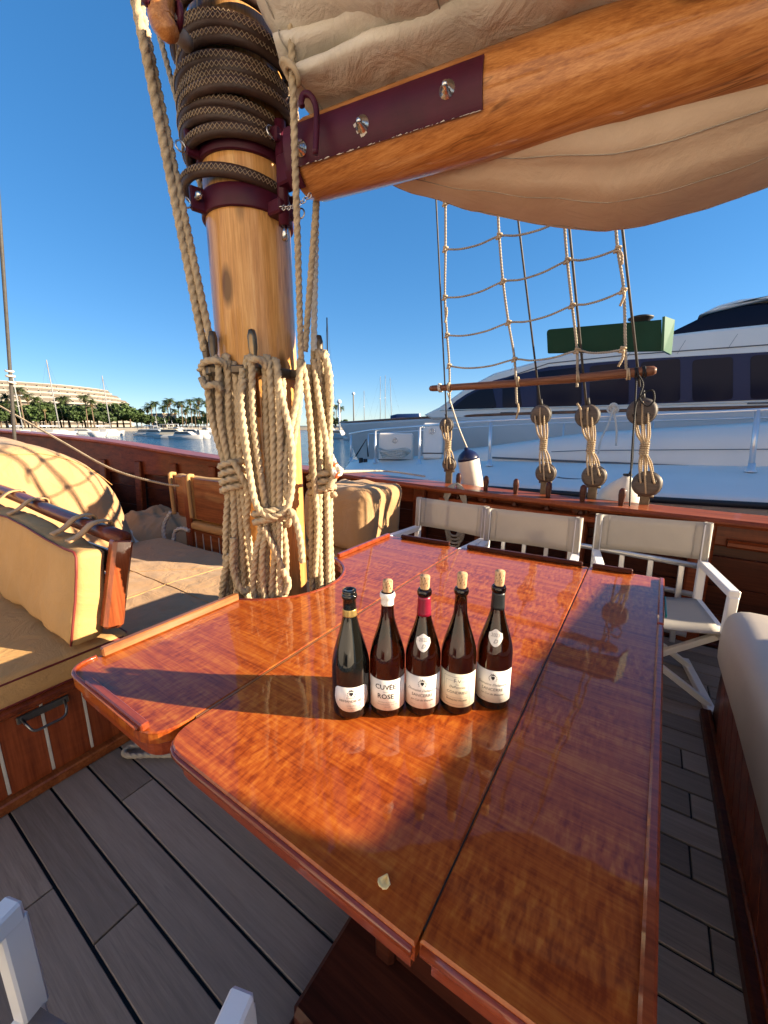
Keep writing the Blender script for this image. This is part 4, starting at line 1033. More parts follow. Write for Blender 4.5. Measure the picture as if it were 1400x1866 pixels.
# ---- furled sail on top of the boom, and the bunt that hangs below it
def loft(m, fn, s0, s1, ns, nk):
    vs = []; fs = []
    for i in range(ns + 1):
        for k in range(nk): vs.append(fn(s0 + (s1 - s0) * i / ns, 2 * math.pi * k / nk))
    for i in range(ns):
        for k in range(nk):
            l = (k + 1) % nk; fs.append((i * nk + k, i * nk + l, (i + 1) * nk + l, (i + 1) * nk + k))
    fs.append(tuple(range(nk))[::-1]); fs.append(tuple(ns * nk + k for k in range(nk)))
    return m.add(vs, fs, True)
def sup(a, e): return math.copysign(abs(a) ** e, a)
def fold(s0, cl, cz, a_, b_, seed, wr=.02, slope=0.0, droop=0.0, swell=0.0, rake=0.0):
    def fn(s_, ph):
        f = min(1, max(.0, (s_ - s0) / .035)); f = .55 + .45 * math.sqrt(1 - (1 - f) ** 2)
        g = min(1, s_ / .9)
        l = cl + (a_ + swell * g) * f * sup(math.cos(ph), .75); zz = cz - slope * s_ + b_ * (1 + swell * 1.5 * g) * f * sup(math.sin(ph), .75)
        if droop and math.cos(ph) > 0: zz -= droop * g * max(0, math.cos(ph)) ** 1.4
        p = bpt(s_ - rake * (zz - cz), l, zz)
        w_ = wr * nz(p * 1.0, 4.5, seed) + wr * .8 * nz((s_ * 2.2, l * 9, zz * 9), 1, seed + 1) + .3 * wr * nz(p, 14, seed) - .55 * wr * (1 - abs(nz((s_ * 5 + ph, zz * 6, l * 4), 1.6, seed + 4)) * 2.2) * .6
        return p + (BN * math.cos(ph) + UP * math.sin(ph)) * w_ * min(1, f)
    return fn
sl = thing('furled_sail', 'beige folded mainsail lying on top of the boom', 'sail', bpt(0, 0, .12))
m = MB(); loft(m, fold(-.03, .075, .335, .165, .115, 1, .028, .16, .10, .10, .25), -.03, 5, 150, 44); f1 = m.build('fold', 'sailcloth', sl)
m = MB(); loft(m, fold(.02, .06, .205, .135, .042, 2, .016, .05, .02, .0, .3), .02, 2.5, 90, 34); f2 = m.build('fold', 'sailcloth', sl)
m = MB(); loft(m, fold(.04, .045, .138, .125, .032, 3, .014, .03, .0, .0, .3), .04, 2.5, 90, 34); f3 = m.build('fold', 'sailcloth', sl)
for (f_, fo, s_) in ((f1, fold(-.03, .075, .335, .1665, .117, 1, .028, .16, .10, .10, .25), .03), (f2, fold(.02, .06, .205, .137, .044, 2, .016, .05, .02, .0, .3), .07), (f1, fold(-.03, .075, .335, .168, .118, 1, .028, .16, .10, .10, .25), .47), (f3, fold(.04, .045, .138, .127, .034, 3, .014, .03, .0, .0, .3), .09)):
    m = MB(); m.tube([fo(s_, -1.9 + 2.8 * k / 24) for k in range(25)], .0022, 5); m.build('hem_stitch', 'rope_grey', f_)
bunt = thing('sail_bunt', 'loose sail cloth hanging in a belly below the boom', 'sail', bpt(1, -.2, -.3))
def bfn(s_, ph):
    zb = [(.0, 2.33), (.12, 2.285), (.35, 2.19), (.55, 2.115), (.75, 2.055), (.95, 2.005), (1.05, 2.005), (1.2, 2.025), (1.5, 2.08), (1.8, 2.14), (2.2, 2.18), (2.5, 2.31)]
    for (a, za), (b, zb_) in zip(zb[:-1], zb[1:]):
        if a <= s_ <= b: t_ = (s_ - a) / (b - a); bot = za + (zb_ - za) * (t_ * t_ * (3 - 2 * t_) * .4 + t_ * .6); break
    top = 2.345; g = min(1, s_ / .8, max(.05, (2.5 - s_) / .8)); a_ = .03 + .20 * g
    c_ = math.cos(ph); sn = math.sin(ph)
    l = -.10 - .13 * g + a_ * sup(c_, .8); z = (top + bot) / 2 + (top - bot) / 2 * sup(sn, .85) - BA.z
    p = bpt(s_, l, z)
    crease = -.018 * math.exp(-((ph - 5.55) / .16) ** 2) * g
    return p + (BN * c_ + UP * sn) * (.016 * nz(p, 2.6, 5) + .006 * nz((p.x * 2, p.y * 2, p.z * 9), 1.5, 2) + crease - .005 * max(0, 1 - abs(nz((s_ * 2.2 - ph * .9, ph * 2.0, 0), 1.7, 8)) * 7))
m = MB(); loft(m, bfn, .0, 2.45, 90, 48); bo = m.build('bunt_cloth', 'sail_sling', bunt)
for ph0 in (4.35, 5.05, 5.75):
    m = MB(); m.tube([bfn(.1 + 2.2 * k / 50, ph0) for k in range(51)], .0016, 4); m.build('panel_seam', 'rope_grey', bo)
for s_ in (.32, .36, .40):
    m = MB(); m.tube([bfn(s_, math.pi * 1.62 + .32 * k) + BN * .001 for k in range(4)], .0018, 4); m.build('stitching', 'rope_grey', bo)

# gaff jaw above the hoops
gj = thing('gaff_jaw', 'varnished wooden gaff jaw with dark fittings beside the top hoops', 'gaff jaw', MC + V(0, 0, 2.75))
m = MB(); m.tube(catmull([pw(318, 64, 1.36), pw(296, 40, 1.36), pw(294, 0, 1.36), pw(315, -60, 1.37), pw(380, -130, 1.4), pw(520, -170, 1.45)], 8), [.018, .022, .026, .028, .03, .031, .032, .033] + [.034] * 33, 12); m.build('horn', 'boom_pine', gj)
m = MB(); m.tube(catmull([pw(500, 10, 1.50), pw(520, 24, 1.46), pw(545, 26, 1.44), pw(570, 0, 1.44), pw(600, -60, 1.46)], 8), .036, 12); m.build('horn', 'boom_pine', gj)
m = MB(); m.tube([pw(322, 58, 1.42), pw(340, 78, 1.50)], .022, 10); m.torus(pw(322, 20, 1.40), .022, .006, (1, .3, 0), 14, 6); m.build('roller', 'rope_grey', gj)
m = MB(); m.torus(pw(325, 30, 1.38), .026, .008, (.3, 1, 0), 14, 6); m.torus(pw(308, 60, 1.37), .016, .006, (.3, .4, 1), 12, 6); m.tube([pw(262, -6, 1.33), pw(276, 8, 1.34)], .014, 8); m.build('shackle', 'burgundy', gj)

# ================================================================== ROPES ABOUT THE MAST
RR = .0135
def ropeobj(pts, r, label, name='rope', mat='rope', group=None, cat='rope'):
    m = MB(); m.rope(pts, r); return tag(m.build(name, mat), label, cat, group)
def ext(a, b, k): return b + (b - a) * k
def halyard(lo, hi, r, label, mat='rope', k=.35, mids=()):
    a, b = lo, hi; ropeobj([a] + list(mids) + [b, ext(a, b, k)], r, label, 'halyard', mat, 'halyards at the mast')
halyard(pw(373, 640, 1.60), pw(247, 0, 1.46), .0155, 'thick tan halyard left of the mast, outermost of a close pair')
halyard(pw(384, 622, 1.58), pw(262, 40, 1.50), .0145, 'thick tan halyard left of the mast, inner of a close pair')
halyard(pw(425, 560, 1.80), pw(290, 62, 1.62), .010, 'thin grey halyard running behind the mast, third from the left', 'rope_grey')
halyard(pw(432, 520, 1.84), pw(327, 100, 1.70), .009, 'thin grey halyard running behind the mast, nearest its left side', 'rope_grey')
halyard(pw(549, 655, 1.50), pw(533, 120, 1.36), .0115, 'tan halyard hanging in front of the boom end, right of the mast', 'rope', .35)
halyard(pw(556, 640, 1.56), pw(580, 330, 1.58), .0125, 'tan halyard right of the mast, left of the pair below the boom end', 'rope', .8)
halyard(pw(572, 640, 1.60), pw(577, 330, 1.62), .0125, 'sunlit tan halyard right of the mast, right of the pair below the boom end', 'rope_white', .8)  # tan rope given the paler rope colour, sunlight put into the tone
# tack lashing at the sail's lower corner
m = MB()
for k in range(3): m.torus(pw(527 + 3 * k, 124 + 6 * k, 1.36), .022, .008, (.4, .3 + .2 * k, 1), 16, 7)
tag(m.build('lashing', 'rope'), 'small rope lashing at the forward corner of the furled sail', 'rope lashing')

def hank(name, label, tops, gath, bots, F, mid=None, r=RR, wraps=3, wrap_r=(.045, .040), tail=None, seed=1, wy=10, extra=()):
    rr = random.Random(seed); rt = thing(name, label, 'rope hank', pw(bots[0][0], bots[0][1], F), 0, 'rope hanks on the mast')
    pts = []; n_ = len(tops); lev = [0, .016, -.014, .020, -.006, .010, -.018, .014, 0, .02]
    def jit(x, y, i, a=2.0): return pw(x + rr.uniform(-a, a), y + rr.uniform(-a, a), F + lev[i % 10] + rr.uniform(-.004, .004))
    for i in range(n_):
        seg = [jit(*tops[i], i, 1), ]
        if mid: seg.append(jit(*mid[i], i))
        g = jit(*gath[i], i, 1.5)
        seg.append(g)
        mx = ((gath[i][0] + bots[i][0]) / 2, (gath[i][1] + bots[i][1]) / 2)
        seg.append(jit(mx[0] + rr.uniform(-3, 3), mx[1], i)); seg.append(jit(*bots[i], i, 2))
        if i % 2: seg = seg[::-1]
        pts += seg
        if i < n_ - 1:   # the turn to the next strand
            if i % 2 == 0: q = jit((bots[i][0] + bots[i + 1][0]) / 2, max(bots[i][1], bots[i + 1][1]) + 13, i)
            else: q = jit((tops[i][0] + tops[i + 1][0]) / 2, min(tops[i][1], tops[i + 1][1]) - 9, i, 1)
            pts.append(q)
    m = MB(); m.rope(pts, r); m.build('strands', 'rope', rt)
    gx = sum(g[0] for g in gath) / n_; gy = sum(g[1] for g in gath) / n_
    c0 = pw(gx, gy, F); wp = []
    for k in range(wraps * 14 + 1):
        a = 2 * math.pi * k / 14; f = k / (wraps * 14)
        wp.append(c0 + cR * wrap_r[0] * math.cos(a) - cW * wrap_r[1] * math.sin(a) + V(0, 0, (wraps * r * 1.15) * (1 - 2 * f) + .010 * math.sin(a + .5)))
    if tail: wp += [pw(*q, F - .045) for q in tail]
    m = MB(); m.rope(wp, r); m.build('gathering_turns', 'rope', rt)
    for e in extra:
        m = MB(); m.rope([pw(*q) for q in e], r); m.build('strands', 'rope', rt)
    return rt
hank('rope_hank', 'tan rope hank gathered in the middle, hanging centrally on the mast', 
     [(443, 672), (450, 664), (458, 662), (484, 662), (490, 666), (499, 668), (507, 676), (514, 690)],
     [(473, 945), (479, 940), (486, 944), (492, 942), (499, 946), (505, 940), (510, 944), (516, 938)],
     [(463, 1070), (471, 1078), (480, 1072), (488, 1082), (496, 1074), (504, 1082), (512, 1072), (521, 1076)], 1.475,
     [(440, 770), (452, 775), (463, 770), (486, 770), (495, 772), (502, 775), (511, 780), (519, 785)], wrap_r=(.062, .042), tail=[(530, 931), (541, 955), (548, 989), (551, 1025)], seed=4, wraps=2,
     extra=([(444, 690, 1.46), (440, 730, 1.455), (446, 790, 1.45), (458, 880, 1.445), (470, 925, 1.435), (496, 942, 1.425), (524, 925, 1.435), (533, 870, 1.445), (530, 800, 1.45), (515, 730, 1.455), (505, 690, 1.46)],
            [(548, 655, 1.50), (542, 720, 1.49), (528, 790, 1.475), (520, 850, 1.46), (524, 910, 1.46)],
            [(548, 660, 1.53), (546, 730, 1.51), (536, 800, 1.495), (528, 870, 1.48)],
            [(480, 960, 1.44), (500, 1000, 1.44), (516, 1040, 1.445), (526, 1062, 1.45), (520, 1082, 1.45)],
            [(455, 664, 1.475), (461, 656, 1.45), (470, 654, 1.445), (480, 660, 1.46), (488, 672, 1.47)]))
hank('rope_hank', 'tan rope hank with tight middle turns on the left side of the mast',
     [(374, 672), (380, 668), (398, 664), (408, 660), (416, 664), (424, 672), (430, 690)],
     [(413, 872), (417, 868), (422, 874), (427, 870), (432, 872), (437, 868), (441, 876)],
     [(412, 1066), (421, 1076), (430, 1060), (440, 1074), (448, 1068), (457, 1076), (465, 1062)], 1.545,
     [(386, 770), (393, 770), (402, 768), (410, 765), (418, 770), (426, 772), (436, 775)], wrap_r=(.047, .042), seed=9, wraps=4,
     extra=([(365, 675, 1.55), (372, 660, 1.52), (390, 657, 1.50), (408, 662, 1.52), (414, 680, 1.55)], [(368, 690, 1.53), (376, 704, 1.50), (392, 700, 1.49), (404, 712, 1.51)],
            [(426, 840, 1.50), (440, 868, 1.49), (452, 900, 1.50), (448, 960, 1.53)], [(425, 980, 1.49), (424, 1030, 1.485), (432, 1062, 1.48), (446, 1080, 1.48), (454, 1070, 1.50)],
            [(404, 1090, 1.53), (408, 1050, 1.51), (418, 1010, 1.51)]))
hank('rope_hank', 'tan sunlit rope hank with knot on the right side of the mast',
     [(563, 664), (571, 655), (580, 652), (588, 654), (596, 664), (601, 680)],
     [(570, 884), (576, 880), (583, 886), (590, 882), (597, 886), (603, 880)],
     [(569, 1062), (577, 1070), (585, 1060), (593, 1072), (600, 1062), (607, 1066)], 1.60,
     [(565, 770), (574, 772), (582, 770), (590, 772), (599, 770), (603, 780)], wrap_r=(.050, .042), seed=13, wraps=3,
     extra=([(549, 655, 1.52), (558, 700, 1.53), (568, 800, 1.54), (573, 870, 1.55), (578, 960, 1.56), (574, 1050, 1.57)], [(572, 655, 1.58), (580, 720, 1.56), (592, 790, 1.55), (600, 840, 1.55), (608, 865, 1.55), (600, 890, 1.54)],
            [(580, 640, 1.60), (592, 650, 1.57), (600, 680, 1.57), (603, 740, 1.58)]))
m = MB(); m.rope([pw(604, 830, 1.57), pw(612, 848, 1.56), pw(622, 858, 1.56), pw(614, 866, 1.54), pw(606, 856, 1.55), pw(616, 850, 1.58)], .011); kn = tag(m.build('rope_knot', 'rope_white'), 'pale rope knot with orange whippings beside the right hank', 'knot')
m = MB(); m.torus(pw(616, 866, 1.54), .0115, .004, (1, .2, -.6), 12, 5); m.torus(pw(611, 849, 1.56), .0115, .004, (1, .2, -.6), 12, 5); m.build('whipping', 'cord_orange', kn)
ropeobj([pw(620, 860, 1.57), py(690, 858, 3.0), py(720, 860, 3.15), py(775, 868, 3.17)], .008, 'thin rope led from the mast knot onto the far cap rail', 'rope', 'rope_grey')
# stump pins at the foot of the mast
for (x, y, F, lb) in ((487, 1085, 1.47, 'short wooden peg standing at the mast foot'),):
    p = pw(x, y, F); m = MB(); m.lathe([(.012, -.25), (.013, .02), (.010, .035), (0, .038)], 12, Matrix.Translation(p)); tag(m.build('peg', 'pole_wood'), lb, 'peg')
# loop of rope on deck below the table
c = pz(262, 1362, .02)
ropeobj([c + V(.10, .07, 0), c + V(.02, .03, 0), c + V(-.045, -.02, 0), c + V(-.05, -.055, 0), c + V(-.01, -.06, 0), c + V(.06, -.01, 0), c + V(.16, .06, 0), c + V(.3, .2, 0)], .012, 'loop of grey rope on the deck under the left table leaf', 'rope', 'rope_grey')

# ================================================================== FAR SHROUDS AND RATLINES
RG = 'far rigging'
def wire(x0, y0, x1, y1, label, r=.007, mat='wire_served', Y0=3.27, Y1=2.98, k=1.0, rope=False):
    a, b = py(x0, y0, Y0), py(x1, y1, Y1); m = MB()
    if rope: m.rope([a, a.lerp(b, .5), b, ext(a, b, k)], r)
    else: m.tube([a, b, ext(a, b, k)], r, 8)
    return tag(m.build('shroud', mat), label, 'shroud', 'shrouds of the far rigging')
wire(815, 785, 795, 365, 'dark wire shroud at the left end of the ratlines', .0065)
wire(985, 738, 942, 380, 'plain dark wire stay crossing the ratlines without knots', .007)
wire(1069, 740, 1036, 396, 'dark wire shroud beside the third rope upright', .008)
wire(1166, 705, 1133, 402, 'dark wire shroud at the right end of the ratlines', .008)
def Yz(y): return 3.25 - .27 * (700 - y) / 330        # the shrouds lean inboard with height
up = {1: [(820, 735), (819, 667), (815, 611), (811, 542), (812, 454), (812, 370)], 2: [(942, 735), (938, 655), (927, 588), (917, 513), (910, 430), (906, 350)],
      3: [(1052, 705), (1052, 639), (1043, 557), (1034, 475), (1028, 400), (1022, 330)], 4: [(1142, 690), (1140, 637), (1137, 530), (1126, 454), (1120, 380)]}
for k, nm in ((1, 'leftmost'), (2, 'second from left'), (3, 'third from left'), (4, 'rightmost')):
    pts = [py(x, y, Yz(y) - .02) for x, y in up[k]]
    pts.append(ext(pts[-2], pts[-1], 2))
    ropeobj(pts, .0095, f'knotted rope upright of the far ratlines, {nm}', 'ratline_upright', 'rope_grey', 'rope uprights of the ratlines')
rows = [('lowest', [(819, 667), (938, 655), (1052, 639), (1135, 637)]), ('second lowest', [(815, 611), (927, 588), (1043, 557), (1136, 530)]), ('third lowest', [(811, 542), (917, 513), (1034, 475), (1126, 454)]), ('fourth lowest', [(812, 454), (910, 430), (1028, 400), (1118, 375)]), ('topmost, mostly hidden by the sail', [(812, 370), (905, 345), (1020, 320), (1110, 300)])]
for nm, ps in rows:
    m = MB(); P = [py(x, y, Yz(y) - .035) for x, y in ps]; path = [P[0]]
    for a, b in zip(P[:-1], P[1:]):
        sg = (b - a).length * .055
        path += [a.lerp(b, .3) - V(0, 0, sg), a.lerp(b, .65) - V(0, 0, sg), b]
    m.rope(path, .0075)
    o = tag(m.build('ratline', 'rope_grey'), f'sagging rope ratline rung, {nm}', 'ratline', 'ratline rungs')
    for i, p in enumerate(P):
        kb = MB()
        for j in range(3): kb.torus(p + V(.004 * (j - 1), -.004 + .006 * (j % 2), .012 * (j - 1)), .014, .007, (.3 * (j - 1), .5 * (j % 2) - .2, 1), 12, 6)
        kb.tube([p + V(0, -.012, 0), p + V(.012, -.02, -.022)], .0065, 6); kb.build('knot', 'rope', o)
for (x, y, dx) in ((1136, 530, -6), (1126, 454, 8), (1135, 640, -8), (814, 560, -3), (944, 735, -3), (1052, 735, 8)):
    p = py(x, y, Yz(y) - .05); q = py(x + dx, y + 28, Yz(y) - .05); m = MB(); m.rope([p, p.lerp(q, .4) + V(.012, -.008, 0), q], .0085)
    nmx = {1136: 'right end of the second rung', 1126: 'right end of the third rung', 1135: 'right end of the lowest rung', 814: 'left upright', 944: 'pole below the second upright', 1052: 'pole below the third upright'}[x]
    tag(m.build('rope_end', 'rope'), f'loose frayed rope end at the {nmx}', 'rope end', 'loose rope ends on the rigging')
# wooden sheer pole
a, b = py(783, 708, 3.22), py(1197, 675, 3.22); m = MB(); d = (b - a)
pts = [a + d * t_ + V(0, 0, -.012 * math.sin(math.pi * t_)) for t_ in [0, .006, .02, .1, .25, .4, .55, .7, .85, .97, .99, 1]]
m.tube(pts, [.012, .022, .026, .027, .029, .029, .028, .031, .031, .033, .030, .016], 10)
sp = tag(m.build('sheer_pole', 'pole_wood'), 'round weathered wooden pole lashed across the shrouds', 'pole')
for x, y, mt_ in ((801, 706, 'rope_white'), (818, 705, 'rope'), (943, 695, 'rope'), (1052, 686, 'rope'), (1143, 681, 'rope'), (1158, 679, 'cord_black'), (1172, 677, 'cord_black')):
    q = py(x, y, 3.22); m = MB()
    for j in range(2): m.torus(q + V(.012 * j, 0, -.003), .034, .006, (1, .1, .1 * (j + 1)), 16, 6)
    m.build('lashing', mt_, sp)
# deadeyes
def deadeye_set(x0, y0, x1, y1, label, seed, r=.072):
    a, b = py(x0, y0, 3.27), py(x1, y1, 3.27); rr = random.Random(seed)
    rt = thing('deadeye_pair', label, 'deadeyes', b - V(0, 0, .12), 0, 'deadeye pairs at the far rail')
    for c, nm in ((a, 'upper_deadeye'), (b, 'lower_deadeye')):
        mt = Matrix.Translation(c) @ Matrix.Rotation(R(90), 4, 'X') @ Matrix.Rotation(rr.uniform(-.15, .15), 4, 'X')
        m = MB(); m.lathe([(0, -.030), (r * .75, -.029), (r * .97, -.022), (r * 1.02, -.012), (r * .93, 0), (r * 1.02, .012), (r * .97, .022), (r * .75, .029), (0, .030)], 24, mt); de = m.build(nm, 'block_wood', rt)
        for ang in (90, 210, 330):
            s_ = 1 if nm[0] == 'u' else -1
            h = c + V(r * .52 * math.cos(R(ang)), -.0305, s_ * r * .52 * math.sin(R(ang)))
            m = MB(); m.torus(h, .011, .004, (0, 1, 0), 12, 5); m.build('eye', 'seam_line', de)
    m = MB()
    mid = a.lerp(b, .5)
    for j in range(6):
        ang = (90, 210, 330)[j % 3]; back = j // 3; yo = (-.040, .036)[back]
        ha = a + V(r * .52 * math.cos(R(ang)), yo, r * .52 * math.sin(R(ang))); hb = b + V(r * .52 * math.cos(R(ang)), yo, -r * .52 * math.sin(R(ang))); u0 = math.cos(R(ang)) + .35 * (back - .5)
        m.rope([ha + V(0, .03 if not back else -.03, .004), ha, a.lerp(b, .30) + V(r * .42 * u0, yo * .6, 0), mid + V(.014 * u0, yo * .35, .03), mid + V(.014 * u0, yo * .35, -.03), a.lerp(b, .72) + V(r * .40 * u0, yo * .6, 0), hb, hb + V(0, .03 if not back else -.03, -.004)], .0068)
    m.build('lanyard', 'rope', rt)
    wp = []
    for k in range(6 * 10 + 1):
        an = 2 * math.pi * k / 10; wp.append(mid + V(.024 * math.cos(an), .022 * math.sin(an), .045 - .09 * k / 60))
    m = MB(); m.rope(wp, .0065); m.build('frapping', 'rope', rt)
    zc = bul_at(b.x).z
    m = MB(); m.cbox((b.x - .03, b.y - .012, zc - .02), (b.x + .03, b.y + .012, b.z - .03), .004); m.tube([V(b.x - .045, b.y, b.z - r * .98), V(b.x + .05, b.y, b.z - r * .98)], .011, 8)
    m.torus(b, r * .98, .009, (0, 1, 0), 24, 6); m.build('chainplate', 'bronze_dark', rt)
    m = MB(); m.torus(a, r * .98, .009, (0, 1, 0), 24, 6); m.tube([a + V(0, 0, r * .95), a + V(-.01, 0, r * 1.6)], .011, 8); m.build('strop', 'wire_served', rt)
deadeye_set(814, 775, 819, 846, 'leftmost pair of wooden deadeyes beside the white fender', 1, .060)
deadeye_set(986, 756, 995, 862, 'second pair of wooden deadeyes from the left at the far rail', 2, .072)
deadeye_set(1071, 758, 1083, 868, 'third pair of wooden deadeyes from the left at the far rail', 3, .078)
deadeye_set(1170, 750, 1179, 882, 'rightmost pair of wooden deadeyes with black cord at the far rail', 4, .085)
# black cord on the right deadeye
ropeobj([py(1162, 680, 3.16), py(1172, 700, 3.15), py(1166, 725, 3.14), py(1180, 740, 3.14), py(1192, 730, 3.14), py(1190, 712, 3.14), py(1176, 715, 3.13), py(1160, 735, 3.14), py(1155, 780, 3.14), py(1150, 860, 3.14), py(1147, 945, 3.13), py(1146, 985, 3.13)], .006, 'thin black cord looped on the right deadeye and hanging past the rail', 'cord', 'cord_black')
# green sidelight board
gb = thing('sidelight_board', 'dark green sidelight board fastened to the far shrouds', 'sidelight board', py(1100, 640, 3.36))
a, b, c, d = py(997, 601, 3.36), py(1206, 583, 3.36), py(1206, 640, 3.36), py(999, 644, 3.36)
poly = fillet([(a.x, a.z), (b.x, b.z), (c.x, c.z), (d.x, d.z)], [.025, 0, 0, .008])
mt = Matrix(((1, 0, 0, 0), (0, 0, -1, 3.37), (0, 1, 0, 0), (0, 0, 0, 1)))
m = MB(); m.prism(poly, 0, .025, .003, mt); m.build('board', 'green_paint', gb)
e0, e1 = V(b.x, 3.345, b.z + .01), V(c.x, 3.345, c.z)
m = MB(); q = [V(b.x + .002, 3.34, b.z + .015), V(b.x + .06, 3.56, b.z + .03), V(c.x + .045, 3.56, c.z), V(c.x - .004, 3.34, c.z)]
m.add(q + [p + V(.015, -.005, 0) for p in q], [(0, 1, 2, 3), (7, 6, 5, 4), (0, 4, 5, 1), (1, 5, 6, 2), (2, 6, 7, 3), (3, 7, 4, 0)]); m.build('end_plate', 'green_sunlit', gb)
lq = py(1168, 580, 3.45); m = MB(); m.lathe([(.055, -.05), (.06, -.01), (.075, -.006), (.078, .004), (.05, .014), (0, .018)], 20, Matrix.Translation(lq)); m.build('lamp', 'rubber', gb)
# fenders
fd = thing('fender', 'white cylindrical fender with navy cap hanging at the far rail', 'fender', py(858, 880, 3.52))
q = py(851, 822, 3.52); ax = (py(862, 885, 3.56) - q).normalized(); mt = Matrix.Translation(q) @ (-ax).to_track_quat('Z', 'Y').to_matrix().to_4x4()
m = MB(); m.lathe([(0, -.62), (.05, -.61), (.09, -.56), (.098, -.50), (.098, -.085), (.0975, -.08)], 28, mt); m.build('body', 'fender_white', fd)
m = MB(); m.lathe([(.0985, -.082), (.096, -.06), (.075, -.022), (.045, .0), (.022, .012), (.02, .03), (.008, .035), (0, .035)], 28, mt); m.build('cap', 'fender_navy', fd)
m = MB(); m.rope([py(816, 716, 3.25), py(835, 775, 3.4), q + V(0, 0, .03)], .007); m.build('lanyard', 'rope_white', fd)
f2_ = thing('fender', 'cream conical fender top between the two right deadeyes', 'fender', py(1140, 905, 3.46))
q = py(1144, 868, 3.46); m = MB(); m.lathe([(.19, -.32), (.185, -.22), (.15, -.13), (.09, -.06), (.045, -.02), (.025, 0), (0, .003)], 28, Matrix.Translation(q) @ Matrix.Rotation(.12, 4, 'Y')); m.build('body', 'fender_white', f2_)
m = MB(); m.rope([q, q + V(.02, -.06, .08), py(1155, 790, 3.2), py(1160, 690, 3.2)], .006); m.torus(q + V(0, 0, .012), .026, .007, (0, 0, 1), 14, 6); m.build('lanyard', 'cord_black', f2_)
# coil on the first rail pin
rc = thing('rope_coil', 'coiled grey rope hung on the left pin of the far rail', 'rope coil', V(PINX, 3.0, .5))
p0 = V(PINX, bul_at(PINX).y - .155, bul_at(PINX).z)
for k in range(7):
    m = MB(); u0 = (k - 3) / 3; dz = .36 + .03 * ((k * 5) % 4)
    m.rope([p0 + V(.0, -.01, .035), p0 + V(.05 + .032 * u0, -.02 - .006 * k, -.01), p0 + V(.085 + .02 * u0, -.03 - .004 * k, -.14), p0 + V(.06 + .02 * u0, -.03, -dz), p0 + V(0, -.03 - .003 * k, -dz - .05), p0 + V(-.06 + .02 * u0, -.03, -dz), p0 + V(-.085 + .02 * u0, -.03 - .004 * k, -.14), p0 + V(-.05 + .032 * u0, -.02 - .006 * k, -.01)], .0095, closed=True); m.build('turn', 'rope_grey', rc)
# forestay and diagonal line at left
fs = MB(); a, b = px(26, 790, -5.6), px(0, 405, -5.2); fs.tube([ext(b, a, .12), a, b, ext(a, b, 2)], .016, 8); fo = tag(fs.build('forestay', 'wire_served'), 'dark brown stay rising at the far left edge of the view', 'stay')
m = MB(); q = a.lerp(b, .30); m.torus(q, .03, .012, (0, 0, 1), 12, 6); m.torus(q + V(0, 0, .05), .028, .011, (.2, 0, 1), 12, 6); m.torus(q - V(0, 0, .06), .028, .010, (.1, .2, 1), 12, 6); m.build('seizing', 'rope_white', fo)
ropeobj([py(-60, 705, 1.95), py(0, 740, 2.0), py(110, 803, 2.0), py(205, 855, 2.05), py(300, 882, 2.2), py(345, 885, 2.3)], .013, 'tan rope slanting across the foredeck in front of the bow bulwark', 'rope', 'rope')
# ================================================================== NEIGHBOURING YACHTS
def hull_loft(m, secs):
    n = len(secs[0]); vs = [q for s_ in secs for q in s_]; fs = []
    for i in range(len(secs) - 1):
        for k in range(n - 1): fs.append((i * n + k, (i + 1) * n + k, (i + 1) * n + k + 1, i * n + k + 1))
    fs.append(tuple(range(n))); fs.append(tuple((len(secs) - 1) * n + k for k in range(n)))
    return m.add(vs, fs, True)
ya = thing('motor_yacht', 'white motor yacht moored alongside, its foredeck beyond the far rail', 'yacht', (-1, 8.7, WZ))
G = [V(-6.9, 8.75, .46), V(-6.5, 8.25, .46), V(-5.8, 7.7, .52), V(-5.0, 7.3, .58), V(-3.7, 6.95, .66), V(-2.2, 6.55, .745), V(0, 6.45, .80), V(2, 6.45, .86), V(6, 6.45, .95), V(14, 6.5, 1.0)]
G = catmull(G, 5); secs = []; YC = 8.75
for g in G:
    hw = YC - g.y; f = min(1, hw / 2.2); e = 1.15 * f
    s_ = [V(g.x + .5 * (1 - f), YC - hw * .72, WZ - .1), V(g.x + .25 * (1 - f), g.y - e * .55, -.4), V(g.x, g.y - e * .92, g.z - .30), V(g.x, g.y - e, g.z - .20), V(g.x, g.y - e * .90, g.z - .135), V(g.x, g.y - .1 * f, g.z - .015), V(g.x, g.y, g.z), V(g.x, YC, g.z + .06 * f), V(g.x, 2 * YC - g.y, g.z), V(g.x, 2 * YC - g.y + e, g.z - .2), V(g.x, YC + hw * .72, WZ - .1)]
    secs.append(s_)
m = MB(); hull_loft(m, secs); m.build('hull', 'gelcoat', ya)
m = MB(); m.tube([V(g.x, g.y - 1.15 * min(1, (YC - g.y) / 2.2) - .01, g.z - .21) for g in G], .035, 8); m.build('rub_rail', 'rubber', ya)
